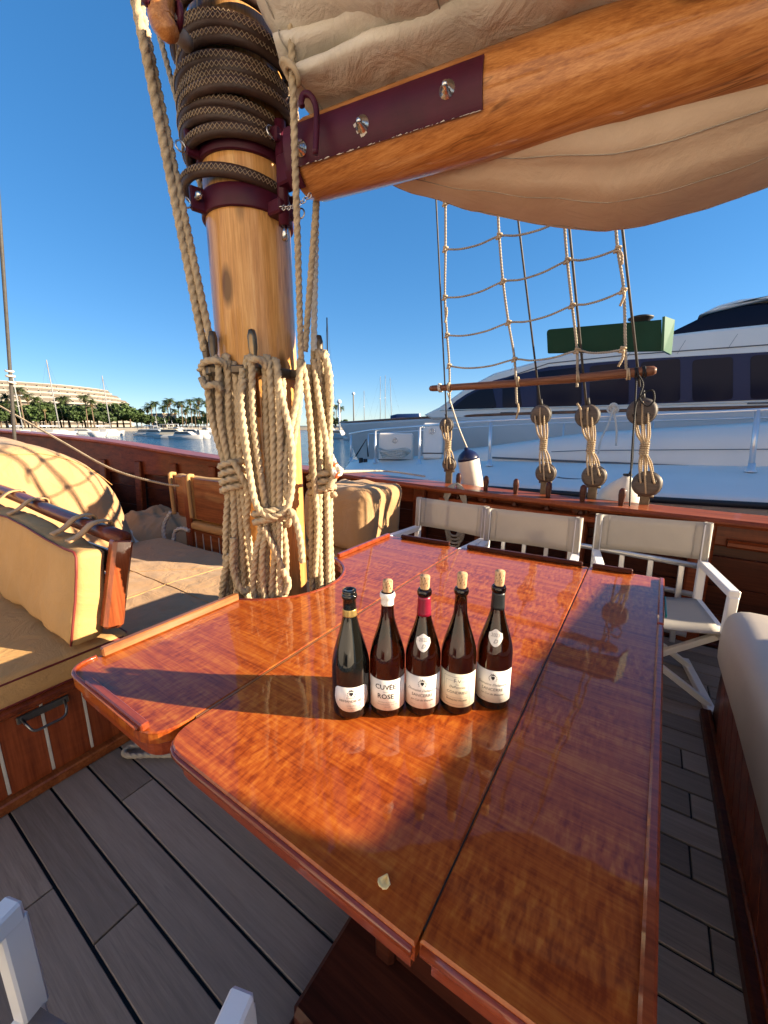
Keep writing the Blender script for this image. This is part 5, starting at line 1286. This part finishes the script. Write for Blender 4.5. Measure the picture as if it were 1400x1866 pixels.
# trunk cabin
def trunk_z(X): return .80 + .42 * max(0, min(1, (X + 3.6) / 2.6)) + .075 * max(0, X + 1)
m = MB(); secs = []
for k in range(30):
    X = -3.7 + .5 * k; z = trunk_z(X); f = min(1, (X + 3.7) / 1.2 + .05); yn = 7.25 + .8 * (1 - f)
    secs.append([V(X, yn, .68), V(X, yn + .02, .72 + (z - .72) * .28), V(X, yn + .07, .72 + (z - .72) * .62), V(X, yn + .22, z), V(X, YC, z + .05), V(X, 2 * YC - yn - .2, z), V(X, 2 * YC - yn, .68)])
hull_loft(m, secs); tr = m.build('trunk_cabin', 'gelcoat_shade', ya)
m = MB(); m.tube([V(-2.4 + .5 * k, 7.24 - .0, .82) for k in range(24)], .018, 6); m.build('stripe', 'stripe_grey', tr)
m = MB(); m.tube([V(-1.4 + .5 * k, 7.28, .72 + (trunk_z(-1.4 + .5 * k) - .72) * .55) for k in range(22)], .006, 6); m.build('groove', 'stripe_grey', tr)
# guard rail
posts = [(640, 790, 841, 10.7), (684, 783, 844, 8.9), (764, 777, 846, 7.9), (892, 767, 849, 6.6), (1368, 748, 860, 4.85)]
tops = []
for (x, y0, y1, D) in posts:
    a = pd(x, y1, D); b = pd(x, y0, D); top = V(a.x - .03, a.y + .05, b.z); tops.append(top)
    m = MB(); m.tube([a - V(0, 0, .02), top], .030 if x > 1000 else .026, 10); m.lathe([(.06, 0), (.06, .015), (.04, .03), (.035, .11), (0, .11)], 12, Matrix.Translation(a)); m.build('rail_post', 'alloy', ya)
rail = [V(-7.4, 9.4, 1.16)] + tops + [V(6, 6.5, 1.80), V(12, 6.5, 1.95)]
m = MB(); m.tube(catmull(rail, 8), .024, 10); m.build('guard_rail', 'alloy', ya)
far = [V(-6.9, 9.6, 1.15), V(-5.2, 10.2, 1.27), V(-3.6, 10.5, 1.38), V(-1.8, 10.6, 1.46), V(0, 10.6, 1.50), V(2, 10.6, 1.55), V(4, 10.6, 1.6), V(8, 10.6, 1.7)]
m = MB(); m.tube(catmull(far, 6), .02, 8); m.build('guard_rail', 'alloy', ya)
for q in far: MB().tube([V(q.x, q.y, .5), q], .018, 8).build('rail_post', 'alloy', ya)
# foredeck lockers
for (x0, x1, y0, y1, F) in ((690, 752, 790, 838, 9.2), (771, 806, 772, 826, 8.8)):
    c = pw((x0 + x1) / 2, y1, F); wd = (x1 - x0) / FPX * F; ht = (y1 - y0) / FPX * F
    m = MB(); mt = Matrix.Translation(c) @ Matrix.Rotation(YAW * .8, 4, 'Z') @ Matrix.Rotation(-.08, 4, 'X'); m.cbox((-wd / 2, 0, -.12), (wd / 2, .5, ht), .03, mt); lk = m.build('locker', 'gelcoat', ya)
    m = MB(); m.torus(mt @ V(-.02, -.01, ht * .72), .05, .012, (mt.to_3x3() @ V(0, 1, 0)), 16, 6); m.build('latch', 'steel', lk)
    m = MB(); m.cbox((-wd / 2 - .01, -.012, -.01), (wd / 2 + .01, .0, .012), .004, mt); m.build('seal', 'rubber', lk)
q = pw(718, 836, 8.8); m = MB()
for k in range(5): m.rope([q + V((.26 + .03 * k) * math.cos(a), (.2 + .02 * k) * math.sin(a), .05 + .035 * k + .03 * math.sin(3 * a + k)) for a in [2 * math.pi * i / 10 for i in range(10)]], .02, closed=True)
tag(m.build('rope_coil', 'rope_white'), 'small heap of white rope on the neighbouring foredeck', 'rope coil')
for (x, y) in ((605, 842), (658, 838), (666, 840), (733, 838)):
    q = pw(x, y, 9.6); MB().cbox(q - V(.04, .04, .1), q + V(.04, .04, .05), .01).build('deck_fitting', 'rubber', ya)
m = MB(); q = V(-1.0, 6.0, .745); m.lathe([(.16, 0), (.17, .012), (.14, .02), (.13, .012), (0, .010)], 24, Matrix.Translation(py(1040, 874, 5.9) + V(0, 0, .01)) @ Matrix.Diagonal((1.1, .55, 1, 1))); m.build('vent', 'stripe_grey', ya)
m = MB(); k0 = pw(1118, 745, 5.6); m.rope([k0, pw(1108, 775, 5.55), pw(1096, 800, 5.5), pw(1090, 826, 5.4)], .014); m.rope([k0, pw(1124, 780, 5.55), pw(1123, 812, 5.5)], .014)
for j in range(3): m.torus(k0 + V(.02 * (j - 1), 0, .02 * (j % 2)), .05, .014, (.3 * j, 1, .2 * j), 14, 6)
tag(m.build('tied_line', 'rope_white'), 'white line tied to the guard rail of the neighbouring yacht', 'rope')
# passerelle struts
m = MB(); m.tube([pw(648, 832, 10.4), pw(668, 800, 10.4), pw(671, 832, 10.4)], .02, 6); m.build('strut', 'rubber', ya)

yb = thing('motor_yacht', 'large yacht with grey-white hull and navy window band behind the foredeck', 'yacht', (4, 14.8, WZ))
YB = 14.9; secs = []
for X, hw, z in ((-12.3, .05, 1.50), (-11.4, .7, 1.50), (-10, 1.6, 1.52), (-8, 2.5, 1.57), (-6, 3.1, 1.62), (-3, 3.45, 1.68), (0, 3.55, 1.72), (6, 3.6, 1.75), (14, 3.6, 1.75), (24, 3.5, 1.75), (34, 3.3, 1.75)):
    rk = max(0, (-6 - X)) * .16
    s_ = [V(X + rk * 2.2, YB - hw * .72, WZ - .2), V(X + rk * 1.4, YB - hw * .80, -.3), V(X + rk * .5, YB - hw * .93, .8), V(X, YB - hw, z - .08), V(X, YB - hw, z), V(X, YB - hw + .12, z), V(X, YB, z + .02), V(X, YB + hw, z), V(X + rk, YB + hw * .8, -.3), V(X + rk * 2, YB + hw * .72, WZ - .2)]
    secs.append(s_)
m = MB(); hull_loft(m, secs); m.build('hull', 'gelcoat_grey', yb)
m = MB(); m.tube([V(s_[4].x, s_[4].y + .03, s_[4].z + .03) for s_ in secs], .045, 8); m.build('toe_rail', 'pole_wood', yb)
YN = 11.65
mtx = Matrix(((1, 0, 0, 0), (0, 0, -1, 0), (0, 1, 0, 0), (0, 0, 0, 1)))
def profile(pix, aft, Y0, Y1, mat, name, par=None, ch=.02):
    P = [(py(x, y, Y0).x, py(x, y, Y0).z) for x, y in pix] + aft
    m = MB(); m.prism(P, -Y1, -Y0, ch, mtx); return m.build(name, mat, par or yb)
profile([(772, 756), (800, 742), (850, 706), (900, 680), (1000, 652), (1100, 630), (1200, 612), (1300, 600), (1400, 590)], [(5, 3.45), (24, 3.5), (24, 1.6), (-5.9, 1.6)], YN, 18.1, 'gelcoat', 'house', None, .05)
wb_ = profile([(812, 749), (832, 730), (850, 718), (900, 693), (1000, 668), (1150, 655), (1400, 641)], [(6, 2.95), (22, 2.95), (22, 1.93), (2.2, 1.93)], YN - .025, YN, 'navy_panel', 'window_band', None, .004)
for pix in ([(822, 746), (852, 722), (896, 699), (906, 744)], [(916, 743), (916, 692), (944, 685), (952, 742)], [(978, 741), (978, 678), (1060, 668), (1060, 739)], [(1075, 738), (1075, 667), (1146, 660), (1146, 736)], [(1168, 734), (1168, 660), (1240, 653), (1240, 731)], [(1262, 731), (1262, 656), (1336, 650), (1336, 728)], [(1368, 727), (1368, 648), (1470, 642), (1470, 724)]):
    pp = [py(x, y, YN - .03) for x, y in pix]; cpt = sum(pp, V(0, 0, 0)) / 4
    poly = fillet([(q.x, q.z) for q in pp], [.08, .08, .08, .08], 4)
    m = MB(); m.prism(poly, -(YN - .0255), -(YN - .036), .003, mtx); m.build('window', 'navy_glass', wb_)
profile([(1196, 624), (1225, 604), (1262, 586), (1300, 567), (1345, 556), (1400, 551)], [(5, 4.30), (6.4, 4.4), (6.4, 3.45), (2, 3.45)], YN + .5, 17.2, 'navy_glass', 'windscreen', None, .04)
profile([(1275, 573), (1310, 556), (1350, 545), (1400, 539)], [(5, 4.50), (6.55, 4.6), (6.55, 4.42), (5, 4.31), (2, 4.05)], YN + .35, 17.3, 'gelcoat', 'hardtop', None, .04)
yh = YN
m = MB(); m.prism([(6.6, 3.47), (6.6, 4.7), (8, 5.3), (10, 6.0), (30, 6.2), (30, 3.46)], -17.5, -yh, .05, mtx); m.build('unseen_upper_deck', 'gelcoat', yb)  # upper deck out of view, height shaped to shade the neighbouring foredeck
m = MB(); m.prism([(17, 4.4), (20.5, 6.0), (31, 6.0), (31, 4.4)], -(yh - .001), -(yh - .03), .004, mtx); m.build('window', 'navy_glass', yb)
for x in (940, 1065, 1155, 1250, 1345):
    a, b = py(x, 740, YN - .02), py(x, 655 if x > 1000 else 690, YN - .02)
    q = py(x, 600 + (1400 - x) * .12, YN - .004); MB().bar(V(q.x, YN - .003, q.z - .02), V(q.x - .12, YN - .003, q.z - .30), .006, .012, .001, (0, 1, 0)).build('panel_joint', 'stripe_grey', yb)
m = MB(); m.tube([py(x, y, YN - .012) for x, y in ((870, 706), (1000, 662), (1150, 646), (1400, 628), (1500, 622))], .012, 6); m.build('moulding', 'stripe_grey', yb)
# stripe under windows, deck rail
m = MB(); m.tube([V(-5.6, YN - .02, 1.86), V(6, YN - .02, 1.9), V(22, YN - .02, 1.9)], .018, 6); m.build('moulding', 'gelcoat_shade', yb)
for x in (1005, 925, 1385): 
    q = py(x, 752 if x < 1300 else 734, YN - .02); MB().cbox(q - V(.2, .015, .02), q + V(.2, .0, .02), .005).build('name_plate', 'stripe_grey', yb)
dm = MB(); q = pw(738, 770, 15.5); dm.lathe([(0, -.55), (.36, -.55), (.42, -.3), (.44, .5), (.40, .56), (0, .56)], 24, Matrix.Translation(q + V(0, 0, -.1)) @ Matrix.Rotation(YAW, 4, 'Z') @ Matrix.Rotation(R(90), 4, 'Y')); dmo = dm.build('tender_cover', 'navy_panel', yb)
m = MB(); m.torus(q + V(.44, .3, -.1), .40, .05, (math.cos(YAW), math.sin(YAW), 0), 24, 8); m.build('hoop', 'gelcoat', dmo)

# white yacht added out of view on the port side to reflect warm sunlight
fill_yacht = thing('motor_yacht', 'unseen white yacht added on the port side to reflect warm sunlight', 'yacht', (-2, -8, WZ)); secs = []
for X, hw, z in ((-17, .1, 2.3), (-15, 1.4, 2.2), (-12, 2.5, 2.1), (-8, 3.1, 2.0), (0, 3.3, 1.9), (10, 3.2, 1.9)):
    secs.append([V(X, -8.4 + hw * .75, WZ - .2), V(X, -8.4 + hw, z), V(X, -8.4, z + .05), V(X, -8.4 - hw, z), V(X, -8.4 - hw * .75, WZ - .2)])
m = MB(); hull_loft(m, secs); m.build('hull', 'gelcoat', fill_yacht)
m = MB(); m.prism([(-10.5, 1.9), (-7, 3.9), (-5, 4.3), (-3.5, 6.2), (7, 6.4), (9, 1.9)], 5.6, 11.2, .05, mtx); hs3 = m.build('house', 'gelcoat', fill_yacht)
for k in range(6): m = MB(); m.prism([(-6.6 + 2.4 * k, 2.7), (-4.6 + 2.4 * k, 2.7), (-4.6 + 2.4 * k, 3.5), (-6.3 + 2.4 * k, 3.5)], 5.57, 5.599, .004, mtx); m.build('window', 'navy_glass', hs3)

# ================================================================== FAR SHORE
def gp(x, dist, z=WZ):
    d = ray(x, 775); d.z = 0; d.normalize(); p = d * dist; p.z = z; return p
poly = [gp(x, d) for x, d in ((-900, 210), (-200, 205), (150, 215), (400, 235), (560, 240), (700, 300), (1100, 420), (1100, 1500), (-900, 1200))]
m = MB(); m.prism([(q.x, q.y) for q in poly], WZ - .5, WZ + 1.4); tag(m.build('shore', 'ground', origin=(0, 0, WZ)), kind='structure')
m = MB(); q = [gp(x, d, WZ) for x, d in ((-900, 208), (-200, 203), (150, 213), (400, 233), (560, 238), (700, 298))]
for a, b in zip(q[:-1], q[1:]): m.bar(a + V(0, 0, .6), b + V(0, 0, .6), 3.0, 1.8, .1)
tag(m.build('quay', 'concrete', origin=(0, 0, WZ)), kind='structure')
# terraced apartment building
FL = 3.3; bp_ = [gp(x, d) for x, d in ((-260, 372), (-100, 366), (40, 368), (140, 380), (205, 408), (240, 445))]
bp_ = linear(catmull(bp_, 8), 6.0)
bd = thing('apartment_building', 'long curved white terraced apartment building above the trees', 'building', gp(60, 330))
GZ = WZ + 1.4
def bnorm(i):
    d = bp_[min(i + 1, len(bp_) - 1)] - bp_[max(i - 1, 0)]; n_ = V(d.y, -d.x, 0).normalized()
    return n_ if n_.dot(bp_[i]) < 0 else -n_
def ribbon(o0, o1, z0, z1, i1=None):
    m = MB(); vs = []; fs = []; i1 = i1 or len(bp_)
    for i in range(i1):
        n_ = bnorm(i)
        for o, z in ((o0, z0), (o1, z0), (o1, z1), (o0, z1)): vs.append(V(bp_[i].x + n_.x * o, bp_[i].y + n_.y * o, z))
    for i in range(i1 - 1):
        for k in range(4): fs.append((i * 4 + k, i * 4 + (k + 1) % 4, (i + 1) * 4 + (k + 1) % 4, (i + 1) * 4 + k))
    fs += [(0, 1, 2, 3), tuple((i1 - 1) * 4 + k for k in range(4))]; return m.add(vs, fs)
NF = 9; wmesh = None
BH = 29.0
for f in range(NF):
    z0 = GZ + f * FL; back = max(0, f - 5) * 2.0; cut = len(bp_) - max(0, f - 6) * 2
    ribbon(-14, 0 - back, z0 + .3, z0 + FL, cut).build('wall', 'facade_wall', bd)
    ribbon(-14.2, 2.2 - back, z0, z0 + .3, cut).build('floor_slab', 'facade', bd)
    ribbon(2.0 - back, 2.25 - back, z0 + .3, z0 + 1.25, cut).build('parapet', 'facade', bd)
    if f >= 3:
        for i in range(1, cut - 1):
            a = bp_[i]; n_ = bnorm(i); tg = V(-n_.y, n_.x, 0)
            if wmesh is None:
                o = MB().cbox((-1.9, 0, 0), (1.9, .12, 2.3), .02).build('window', 'far_glass', None, (0, 0, 0)); wmesh = o.data
            else: o = bpy.data.objects.new('window', wmesh); C.objects.link(o)
            o.parent = bd; o.location = a - n_ * (back - .02) + V(0, 0, z0 + .35) - wl(bd); o.rotation_euler = (0, 0, math.atan2(tg.y, tg.x) + (math.pi if n_.y > 0 else 0))
            if (i * 7 + f * 3) % 3 == 0:
                q = a + n_ * (1.2 - back); MB().bar(q - tg * 1.8 + V(0, 0, z0 + 2.7), q + tg * 1.8 + V(0, 0, z0 + 2.7), 1.8, .12, .02).build('awning', 'awning', bd)
            q = a + tg * 3 + n_ * (1.0 - back); MB().bar(q + V(0, 0, z0 + .3), q + V(0, 0, z0 + FL), .25, 2.0, .02, n_).build('divider', 'facade', bd)
ribbon(-14.4, -6.3, GZ + NF * FL, GZ + NF * FL + .5, len(bp_) - 4).build('roof', 'facade', bd)

# trees
def leaf_mesh(name, n, rad, size, seed, clumps=14):
    rr = random.Random(seed); vs = []; fs = []; cl = []
    for k in range(clumps):
        v = Vector((rr.gauss(0, 1), rr.gauss(0, 1), rr.gauss(0, 1))).normalized() * rr.uniform(.3, .85); cl.append((Vector((v.x * rad[0], v.y * rad[1], v.z * rad[2])), rr.uniform(.28, .5)))
    for k in range(n):
        c, s_ = cl[rr.randrange(clumps)]; v = Vector((rr.gauss(0, 1), rr.gauss(0, 1), rr.gauss(0, 1))).normalized() * (rr.random() ** .35) * s_
        p = c + Vector((v.x * rad[0], v.y * rad[1], v.z * rad[2])); q = Vector((rr.gauss(0, 1), rr.gauss(0, 1), rr.gauss(.4, 1))).normalized().to_track_quat('Z', 'Y')
        b = len(vs); z = size * rr.uniform(.6, 1.3)
        vs += [p + q @ Vector((x * z, y * z, 0)) for x, y in ((-.5, -.35), (.5, -.3), (.55, .3), (-.4, .4))]; fs.append((b, b + 1, b + 2, b + 3))
    m = MB(); m.add(vs, fs); return m
def broad(seed, h, rad):
    rt = thing('pine_tree', '', 'tree', (0, 0, 0), 0)
    m = MB(); m.tube([V(0, 0, 0), V(.2, 0, h * .4), V(.1, .2, h * .75)], [.35, .28, .12], 7)
    for k in range(4): a = k * 1.6 + seed; m.tube([V(.15, 0, h * .45), V(math.cos(a) * rad[0] * .5, math.sin(a) * rad[1] * .5, h * .7)], [.14, .05], 5)
    m.build('trunk', 'trunk_palm', rt)
    c = leaf_mesh('crown', 1500, rad, 1.05, seed); c.v = [q + V(0, 0, h * .72) for q in c.v]; c.build('crown', 'leaf_pine', rt, fix=False); return rt
def palm(seed, h):
    rt = thing('palm_tree', '', 'palm', (0, 0, 0), 0); rr = random.Random(seed)
    m = MB(); m.tube([V(0, 0, 0), V(.15, .1, h * .35), V(.3, .1, h * .7), V(.3, .2, h)], [.32, .24, .22, .28], 8); m.build('trunk', 'trunk_palm', rt)
    for dry in (0, 1):
        vs = []; fs = []
        for k in range(40 if not dry else 20):
            a = rr.uniform(0, 6.28); el = rr.uniform(.15, 1.35) if not dry else rr.uniform(-1.2, -.3); L_ = rr.uniform(3.0, 4.0) * (1 if not dry else .6); d = V(math.cos(a), math.sin(a), 0); sd_ = V(-d.y, d.x, 0)
            p = V(.3, .2, h); e = el
            for s_ in range(7):
                nx = p + (d * math.cos(e) + UP * math.sin(e)) * (L_ / 7); w_ = .80 * math.sin(math.pi * (s_ + .8) / 8)
                for sg in (-1, 1):
                    for j in range(2):
                        a0 = p.lerp(nx, j * .5); a1_ = p.lerp(nx, j * .5 + .38); b = len(vs)
                        vs += [a0, a1_, a1_ + sd_ * sg * w_ - UP * w_ * .45 + (nx - p) * .4]; fs.append((b, b + 1, b + 2))
                p = nx; e -= .27
        m = MB(); m.add(vs, fs); m.build('crown' if not dry else 'dry_fronds', 'leaf_palm' if not dry else 'leaf_palm_dry', rt, fix=False)
    return rt
pines = [broad(s_, h, r_) for s_, h, r_ in ((1, 9, (5.5, 5.5, 3.6)), (2, 10, (4.5, 4.5, 4.6)), (3, 8, (6.5, 6, 3.4)))]
pl_ = [palm(s_, h) for s_, h in ((1, 12), (2, 9.5), (3, 14))]
used = {}
def plant(proto, x, dist, lab, grp, sc=1.0, rz=0.0):
    o = proto if proto.name not in used else copy_tree(proto); used[proto.name] = 1
    o.location = gp(x, dist, GZ); o.rotation_euler = (0, 0, rz); o.scale = (sc, sc, sc); tag(o, lab, None, grp); return o
rr = random.Random(21)
for k, x in enumerate([-60, -48, -35, -22, -10, 2, 14, 26, 38, 52, 66, 80, 92, 100, 112, 128, 142, 156, 166, 178, 190, 202, 214, 226, 238, 250, 258]):
    plant(pines[k % 3], x, rr.uniform(232, 262), 'dark green bushy tree in front of the terraced building', 'bushy trees before the building', rr.uniform(.8, 1.25) * (1.15 if 190 < x < 255 else 1), rr.uniform(0, 6))
for k, x in enumerate([22, 30, 58, 74, 84, 116, 126, 150, 160, 172, 12, 46, 94]):
    plant(pl_[k % 3], x, rr.uniform(228, 240), 'palm tree rising among bushes before the terraced building', 'palms before the building', rr.uniform(.85, 1.1), rr.uniform(0, 6))
for k, x in enumerate([272, 280, 288, 300, 308, 314, 322, 327, 333, 340, 344, 350, 357, 361, 366, 372, 378, 384, 391, 398, 410, 425, 445]):
    plant(pl_[(k * 2 + 1) % 3], x, rr.uniform(236, 268), 'palm tree in the dense far row left of the mast', 'palms in the far row left of the mast', rr.uniform(.85, 1.1), rr.uniform(0, 6))
for k, x in enumerate([268, 278, 286, 296, 306, 318, 328, 338, 347, 356, 366, 376, 386, 396, 410, 430, 590, 600, 612, 626]):
    plant(pines[(k + 1) % 3], x, rr.uniform(240, 275), 'low bushy tree behind the far waterfront row', 'low bushes behind the waterfront', rr.uniform(.5, .8), rr.uniform(0, 6))
for k, x in enumerate([594, 604, 613, 622]):
    plant(pl_[k % 3], x, rr.uniform(245, 275), 'distant palm tree in the gap right of the mast', 'palms in the gap right of the mast', rr.uniform(.8, 1.0), rr.uniform(0, 6))
bh = thing('house', 'small pale building between the far palms left of the mast', 'building', gp(300, 275))
q = gp(300, 275, GZ); m = MB(); m.cbox(q - V(7, 4, 0), q + V(7, 4, 7.5), .1); m.build('wall', 'facade', bh); m = MB(); m.cbox(q + V(-7.4, -4.4, 7.51), q + V(7.4, 4.4, 8.0), .1); m.build('roof', 'awning', bh)
for k in range(4): m = MB(); m.cbox(q + V(-5.6 + 3.4 * k, -4.08, 3.8), q + V(-4.2 + 3.4 * k, -4.002, 6), .02); m.build('window', 'far_glass', bh)

# far boats
def motorboat(L_=13.0, seed=0):
    rt = thing('motor_boat', '', 'boat', (0, 0, 0)); m = MB(); secs = []
    for x, hw, z in ((-.5, .86, .95), (-.3, 1, 1.0), (0, 1, 1.1), (.25, .82, 1.25), (.42, .4, 1.4), (.5, .03, 1.48)):
        X = x * L_; hw *= L_ * .15
        secs.append([V(X * .96, -hw * .7, -.2), V(X, -hw, z * 1.1), V(X, 0, z * 1.1 + .05), V(X, hw, z * 1.1), V(X * .96, hw * .7, -.2)])
    hull_loft(m, secs); m.build('hull', 'white_boat', rt)
    mt = Matrix(((1, 0, 0, 0), (0, 0, -1, 0), (0, 1, 0, 0), (0, 0, 0, 1))); k = L_ / 13
    m = MB(); m.prism([(-4.5 * k, 1.1), (3.6 * k, 1.3), (1.6 * k, 2.7), (-3.5 * k, 2.75)], -1.5 * k, 1.5 * k, .08, mt); m.build('cabin', 'white_boat', rt)
    for sg in (-1, 1):
        m = MB(); m.prism([(-3.8 * k, 1.9), (2.3 * k, 1.9), (1.4 * k, 2.5), (-3.4 * k, 2.5)], sg * 1.5 * k - .03 + sg * .02, sg * 1.5 * k + .03 + sg * .02, .01, mt); m.build('window', 'far_glass', rt)
    m = MB(); m.prism([(-4.2 * k, 3.9), (-.3 * k, 3.9), (-.6 * k, 4.05), (-4.0 * k, 4.05)], -1.4 * k, 1.4 * k, .03, mt)
    for x, y in ((-3.8, -1.2), (-3.8, 1.2), (-.6, -1.2), (-.6, 1.2)): m.tube([V(x * k - .3, y * k, 2.7), V(x * k, y * k, 3.95)], .06, 6)
    m.build('hardtop', 'white_boat', rt)
    m = MB(); m.tube([V(-2.5 * k, 0, 4), V(-2.8 * k, 0, 5.6)], .05, 6); m.build('aerial', 'alloy', rt)
    return rt
mbo = motorboat()
def moor(proto, x, dist, rz, sc, lab, grp):
    o = proto if proto.name not in used else copy_tree(proto); used[proto.name] = 1
    o.location = gp(x, dist); o.rotation_euler = (0, 0, rz); o.scale = (sc, sc, sc); return tag(o, lab, None, grp)
for x, dist, rz, sc, lab in ((30, 150, .4, .8, 'white motor boat at the far left beyond the bow rail'), (92, 160, 1.0, .7, 'white motor boat peeking over the bow rail below the left sail masts'), (152, 150, .9, .9, 'white motor boat peeking over the bow rail between the two sail masts'), (186, 140, 2.6, .8, 'white motor boat just right of the right far sail mast'), (286, 110, .35, .95, 'low white motor boat left of the cream covered boat'), (350, 105, .5, 1.0, 'white motor boat with hardtop nearest the mast'), (378, 125, 2.9, 1.15, 'large white motor boat partly hidden by the left rope hank'), (322, 150, .2, 1.2, 'white motor boat behind the cream covered boat'),
                        (268, 120, .5, .9, 'white motor boat at the left end of the boats near the mast'), (304, 96, 2.8, .9, 'low white motor boat just left of the cream covered boat'), (338, 88, .45, .85, 'white motor boat just right of the cream covered boat'), (368, 92, 2.7, 1.0, 'white motor boat close beside the left rope hank'), (614, 84, 2.9, .95, 'white motor boat right of the mast at the end of open water'), (640, 74, 2.7, .8, 'white motor boat bow beside the grey hull'), (598, 110, .3, 1.1, 'white motor boat behind the right rope hank')):
    moor(mbo, x, dist, rz, sc * .62, lab, 'far moored motor boats')
cb = motorboat(11.0); cb.name = 'covered_boat'
for c_ in cb.children:
    if c_.name.startswith('cabin'): c_.data.materials[0] = MAT['cream_boat']
cb.scale = (.7, .7, .7); cb.location = gp(316, 92); cb.rotation_euler = (0, 0, .6); tag(cb, 'motor boat with cream cover moored left of the mast', None)
def sailboat(x, ytop, dist, lab, mat='alloy', Lh=12.0, rz=.5, rake=0.0, thick=1.0):
    base = gp(x, dist); d = ray(x, ytop); d = d / math.sqrt(d.x ** 2 + d.y ** 2); Hm = CAMZ + d.z * dist - WZ
    rt = thing('sail_boat', lab, 'sailboat', base, 0, 'far moored sailing boats'); m = MB(); secs = []
    def W(q): return base + Matrix.Rotation(rz, 3, 'Z') @ q
    for xx, hw, z in ((-.5, .7, 1.0), (-.2, 1, 1.0), (.1, .95, 1.08), (.35, .5, 1.2), (.5, .03, 1.35)):
        X = xx * Lh; hw *= Lh * .14; secs.append([W(V(X * .93, -hw * .5, -.3)), W(V(X, -hw, z)), W(V(X, 0, z + .06)), W(V(X, hw, z)), W(V(X * .93, hw * .5, -.3))])
    hull_loft(m, secs); m.build('hull', 'white_boat' if mat == 'alloy' else 'mast_black', rt)
    m = MB(); m.prism([(-.2 * Lh, 1.0), (.2 * Lh, 1.1), (.12 * Lh, 1.6), (-.18 * Lh, 1.65)], -.8, .8, .05, Matrix.Translation(base) @ Matrix.Rotation(rz, 4, 'Z') @ Matrix(((1, 0, 0, 0), (0, 0, -1, 0), (0, 1, 0, 0), (0, 0, 0, 1)))); m.build('cabin', 'white_boat', rt)
    mt_ = W(V(.05 * Lh - rake * Hm, 0, Hm)); m = MB(); m.tube([W(V(.05 * Lh, 0, .9)), mt_], [.13 * thick, .09 * thick], 8); m.build('mast', 'far_mast' if mat == 'alloy' else mat, rt)
    m = MB(); m.tube([W(V(.05 * Lh, 0, 2.4)), W(V(-.38 * Lh, 0, 2.5))], .16, 8); m.build('boom', mat, rt)
    m = MB()
    for q in (V(.49 * Lh, 0, 1.3), V(-.49 * Lh, 0, 1.0), V(.03 * Lh, Lh * .13, 1), V(.03 * Lh, -Lh * .13, 1)): m.tube([W(q), mt_], .014, 4)
    m.build('stays', 'wire_served', rt)
    m = MB(); hs = W(V(.05 * Lh - rake * Hm * .6, 0, Hm * .6)); sdv = Matrix.Rotation(rz, 3, 'Z') @ V(0, 1, 0); m.tube([hs - sdv * 1.1, hs + sdv * 1.1], .06, 5); m.build('spreader', mat, rt)
for x, yt, dist, lab, mat, rz, rk, th in ((38, 668, 120, 'white mast sailing boat at the far left beyond the stay', 'alloy', 2.5, .02, 1.0), (104, 657, 118, 'white mast sailing boat left of the terraced building middle', 'alloy', 2.2, .03, 1.1), (198, 685, 122, 'white mast sailing boat at the right end of the terraced building', 'alloy', 2.2, .03, 1.1),
                                     (600, 580, 92, 'tall black mast sailing boat right of the right rope hank', 'mast_black', 2.6, .05, 1.5), (662, 712, 210, 'short white mast sailing boat above the grey bow, leftmost of four', 'alloy', .3, 0, 1.2), (691, 686, 190, 'white mast sailing boat above the grey bow, second of four', 'alloy', .4, 0, 1.0), (700, 684, 196, 'white mast sailing boat above the grey bow, third of four', 'alloy', .2, 0, 1.0), (712, 688, 186, 'white mast sailing boat above the grey bow, rightmost of four', 'alloy', .7, .04, 1.0), (284, 757, 190, 'low white mast sailing boat before the far palms', 'alloy', .5, .06, 1.0)):
    sailboat(x, yt, dist, lab, mat, 13.0, rz, rk, th)
for x, yt, dist, lab in ((619, 730, 95, 'pale harbour light post with lantern head right of the black mast'), (645, 716, 140, 'slim dark harbour post left of the far masts')):
    p = gp(x, dist); d = ray(x, yt); d = d / math.sqrt(d.x ** 2 + d.y ** 2); Hm = CAMZ + d.z * dist
    rt = thing('harbour_post', lab, 'post', p); m = MB(); m.tube([p, V(p.x, p.y, Hm - .6)], .22, 10); m.build('pole', 'alloy' if x < 630 else 'concrete', rt)
    m = MB(); m.lathe([(.25, -.6), (.5, -.55), (.55, -.2), (.45, 0), (.2, .25), (0, .3)], 12, Matrix.Translation(V(p.x, p.y, Hm))); m.build('lantern', 'gelcoat', rt)
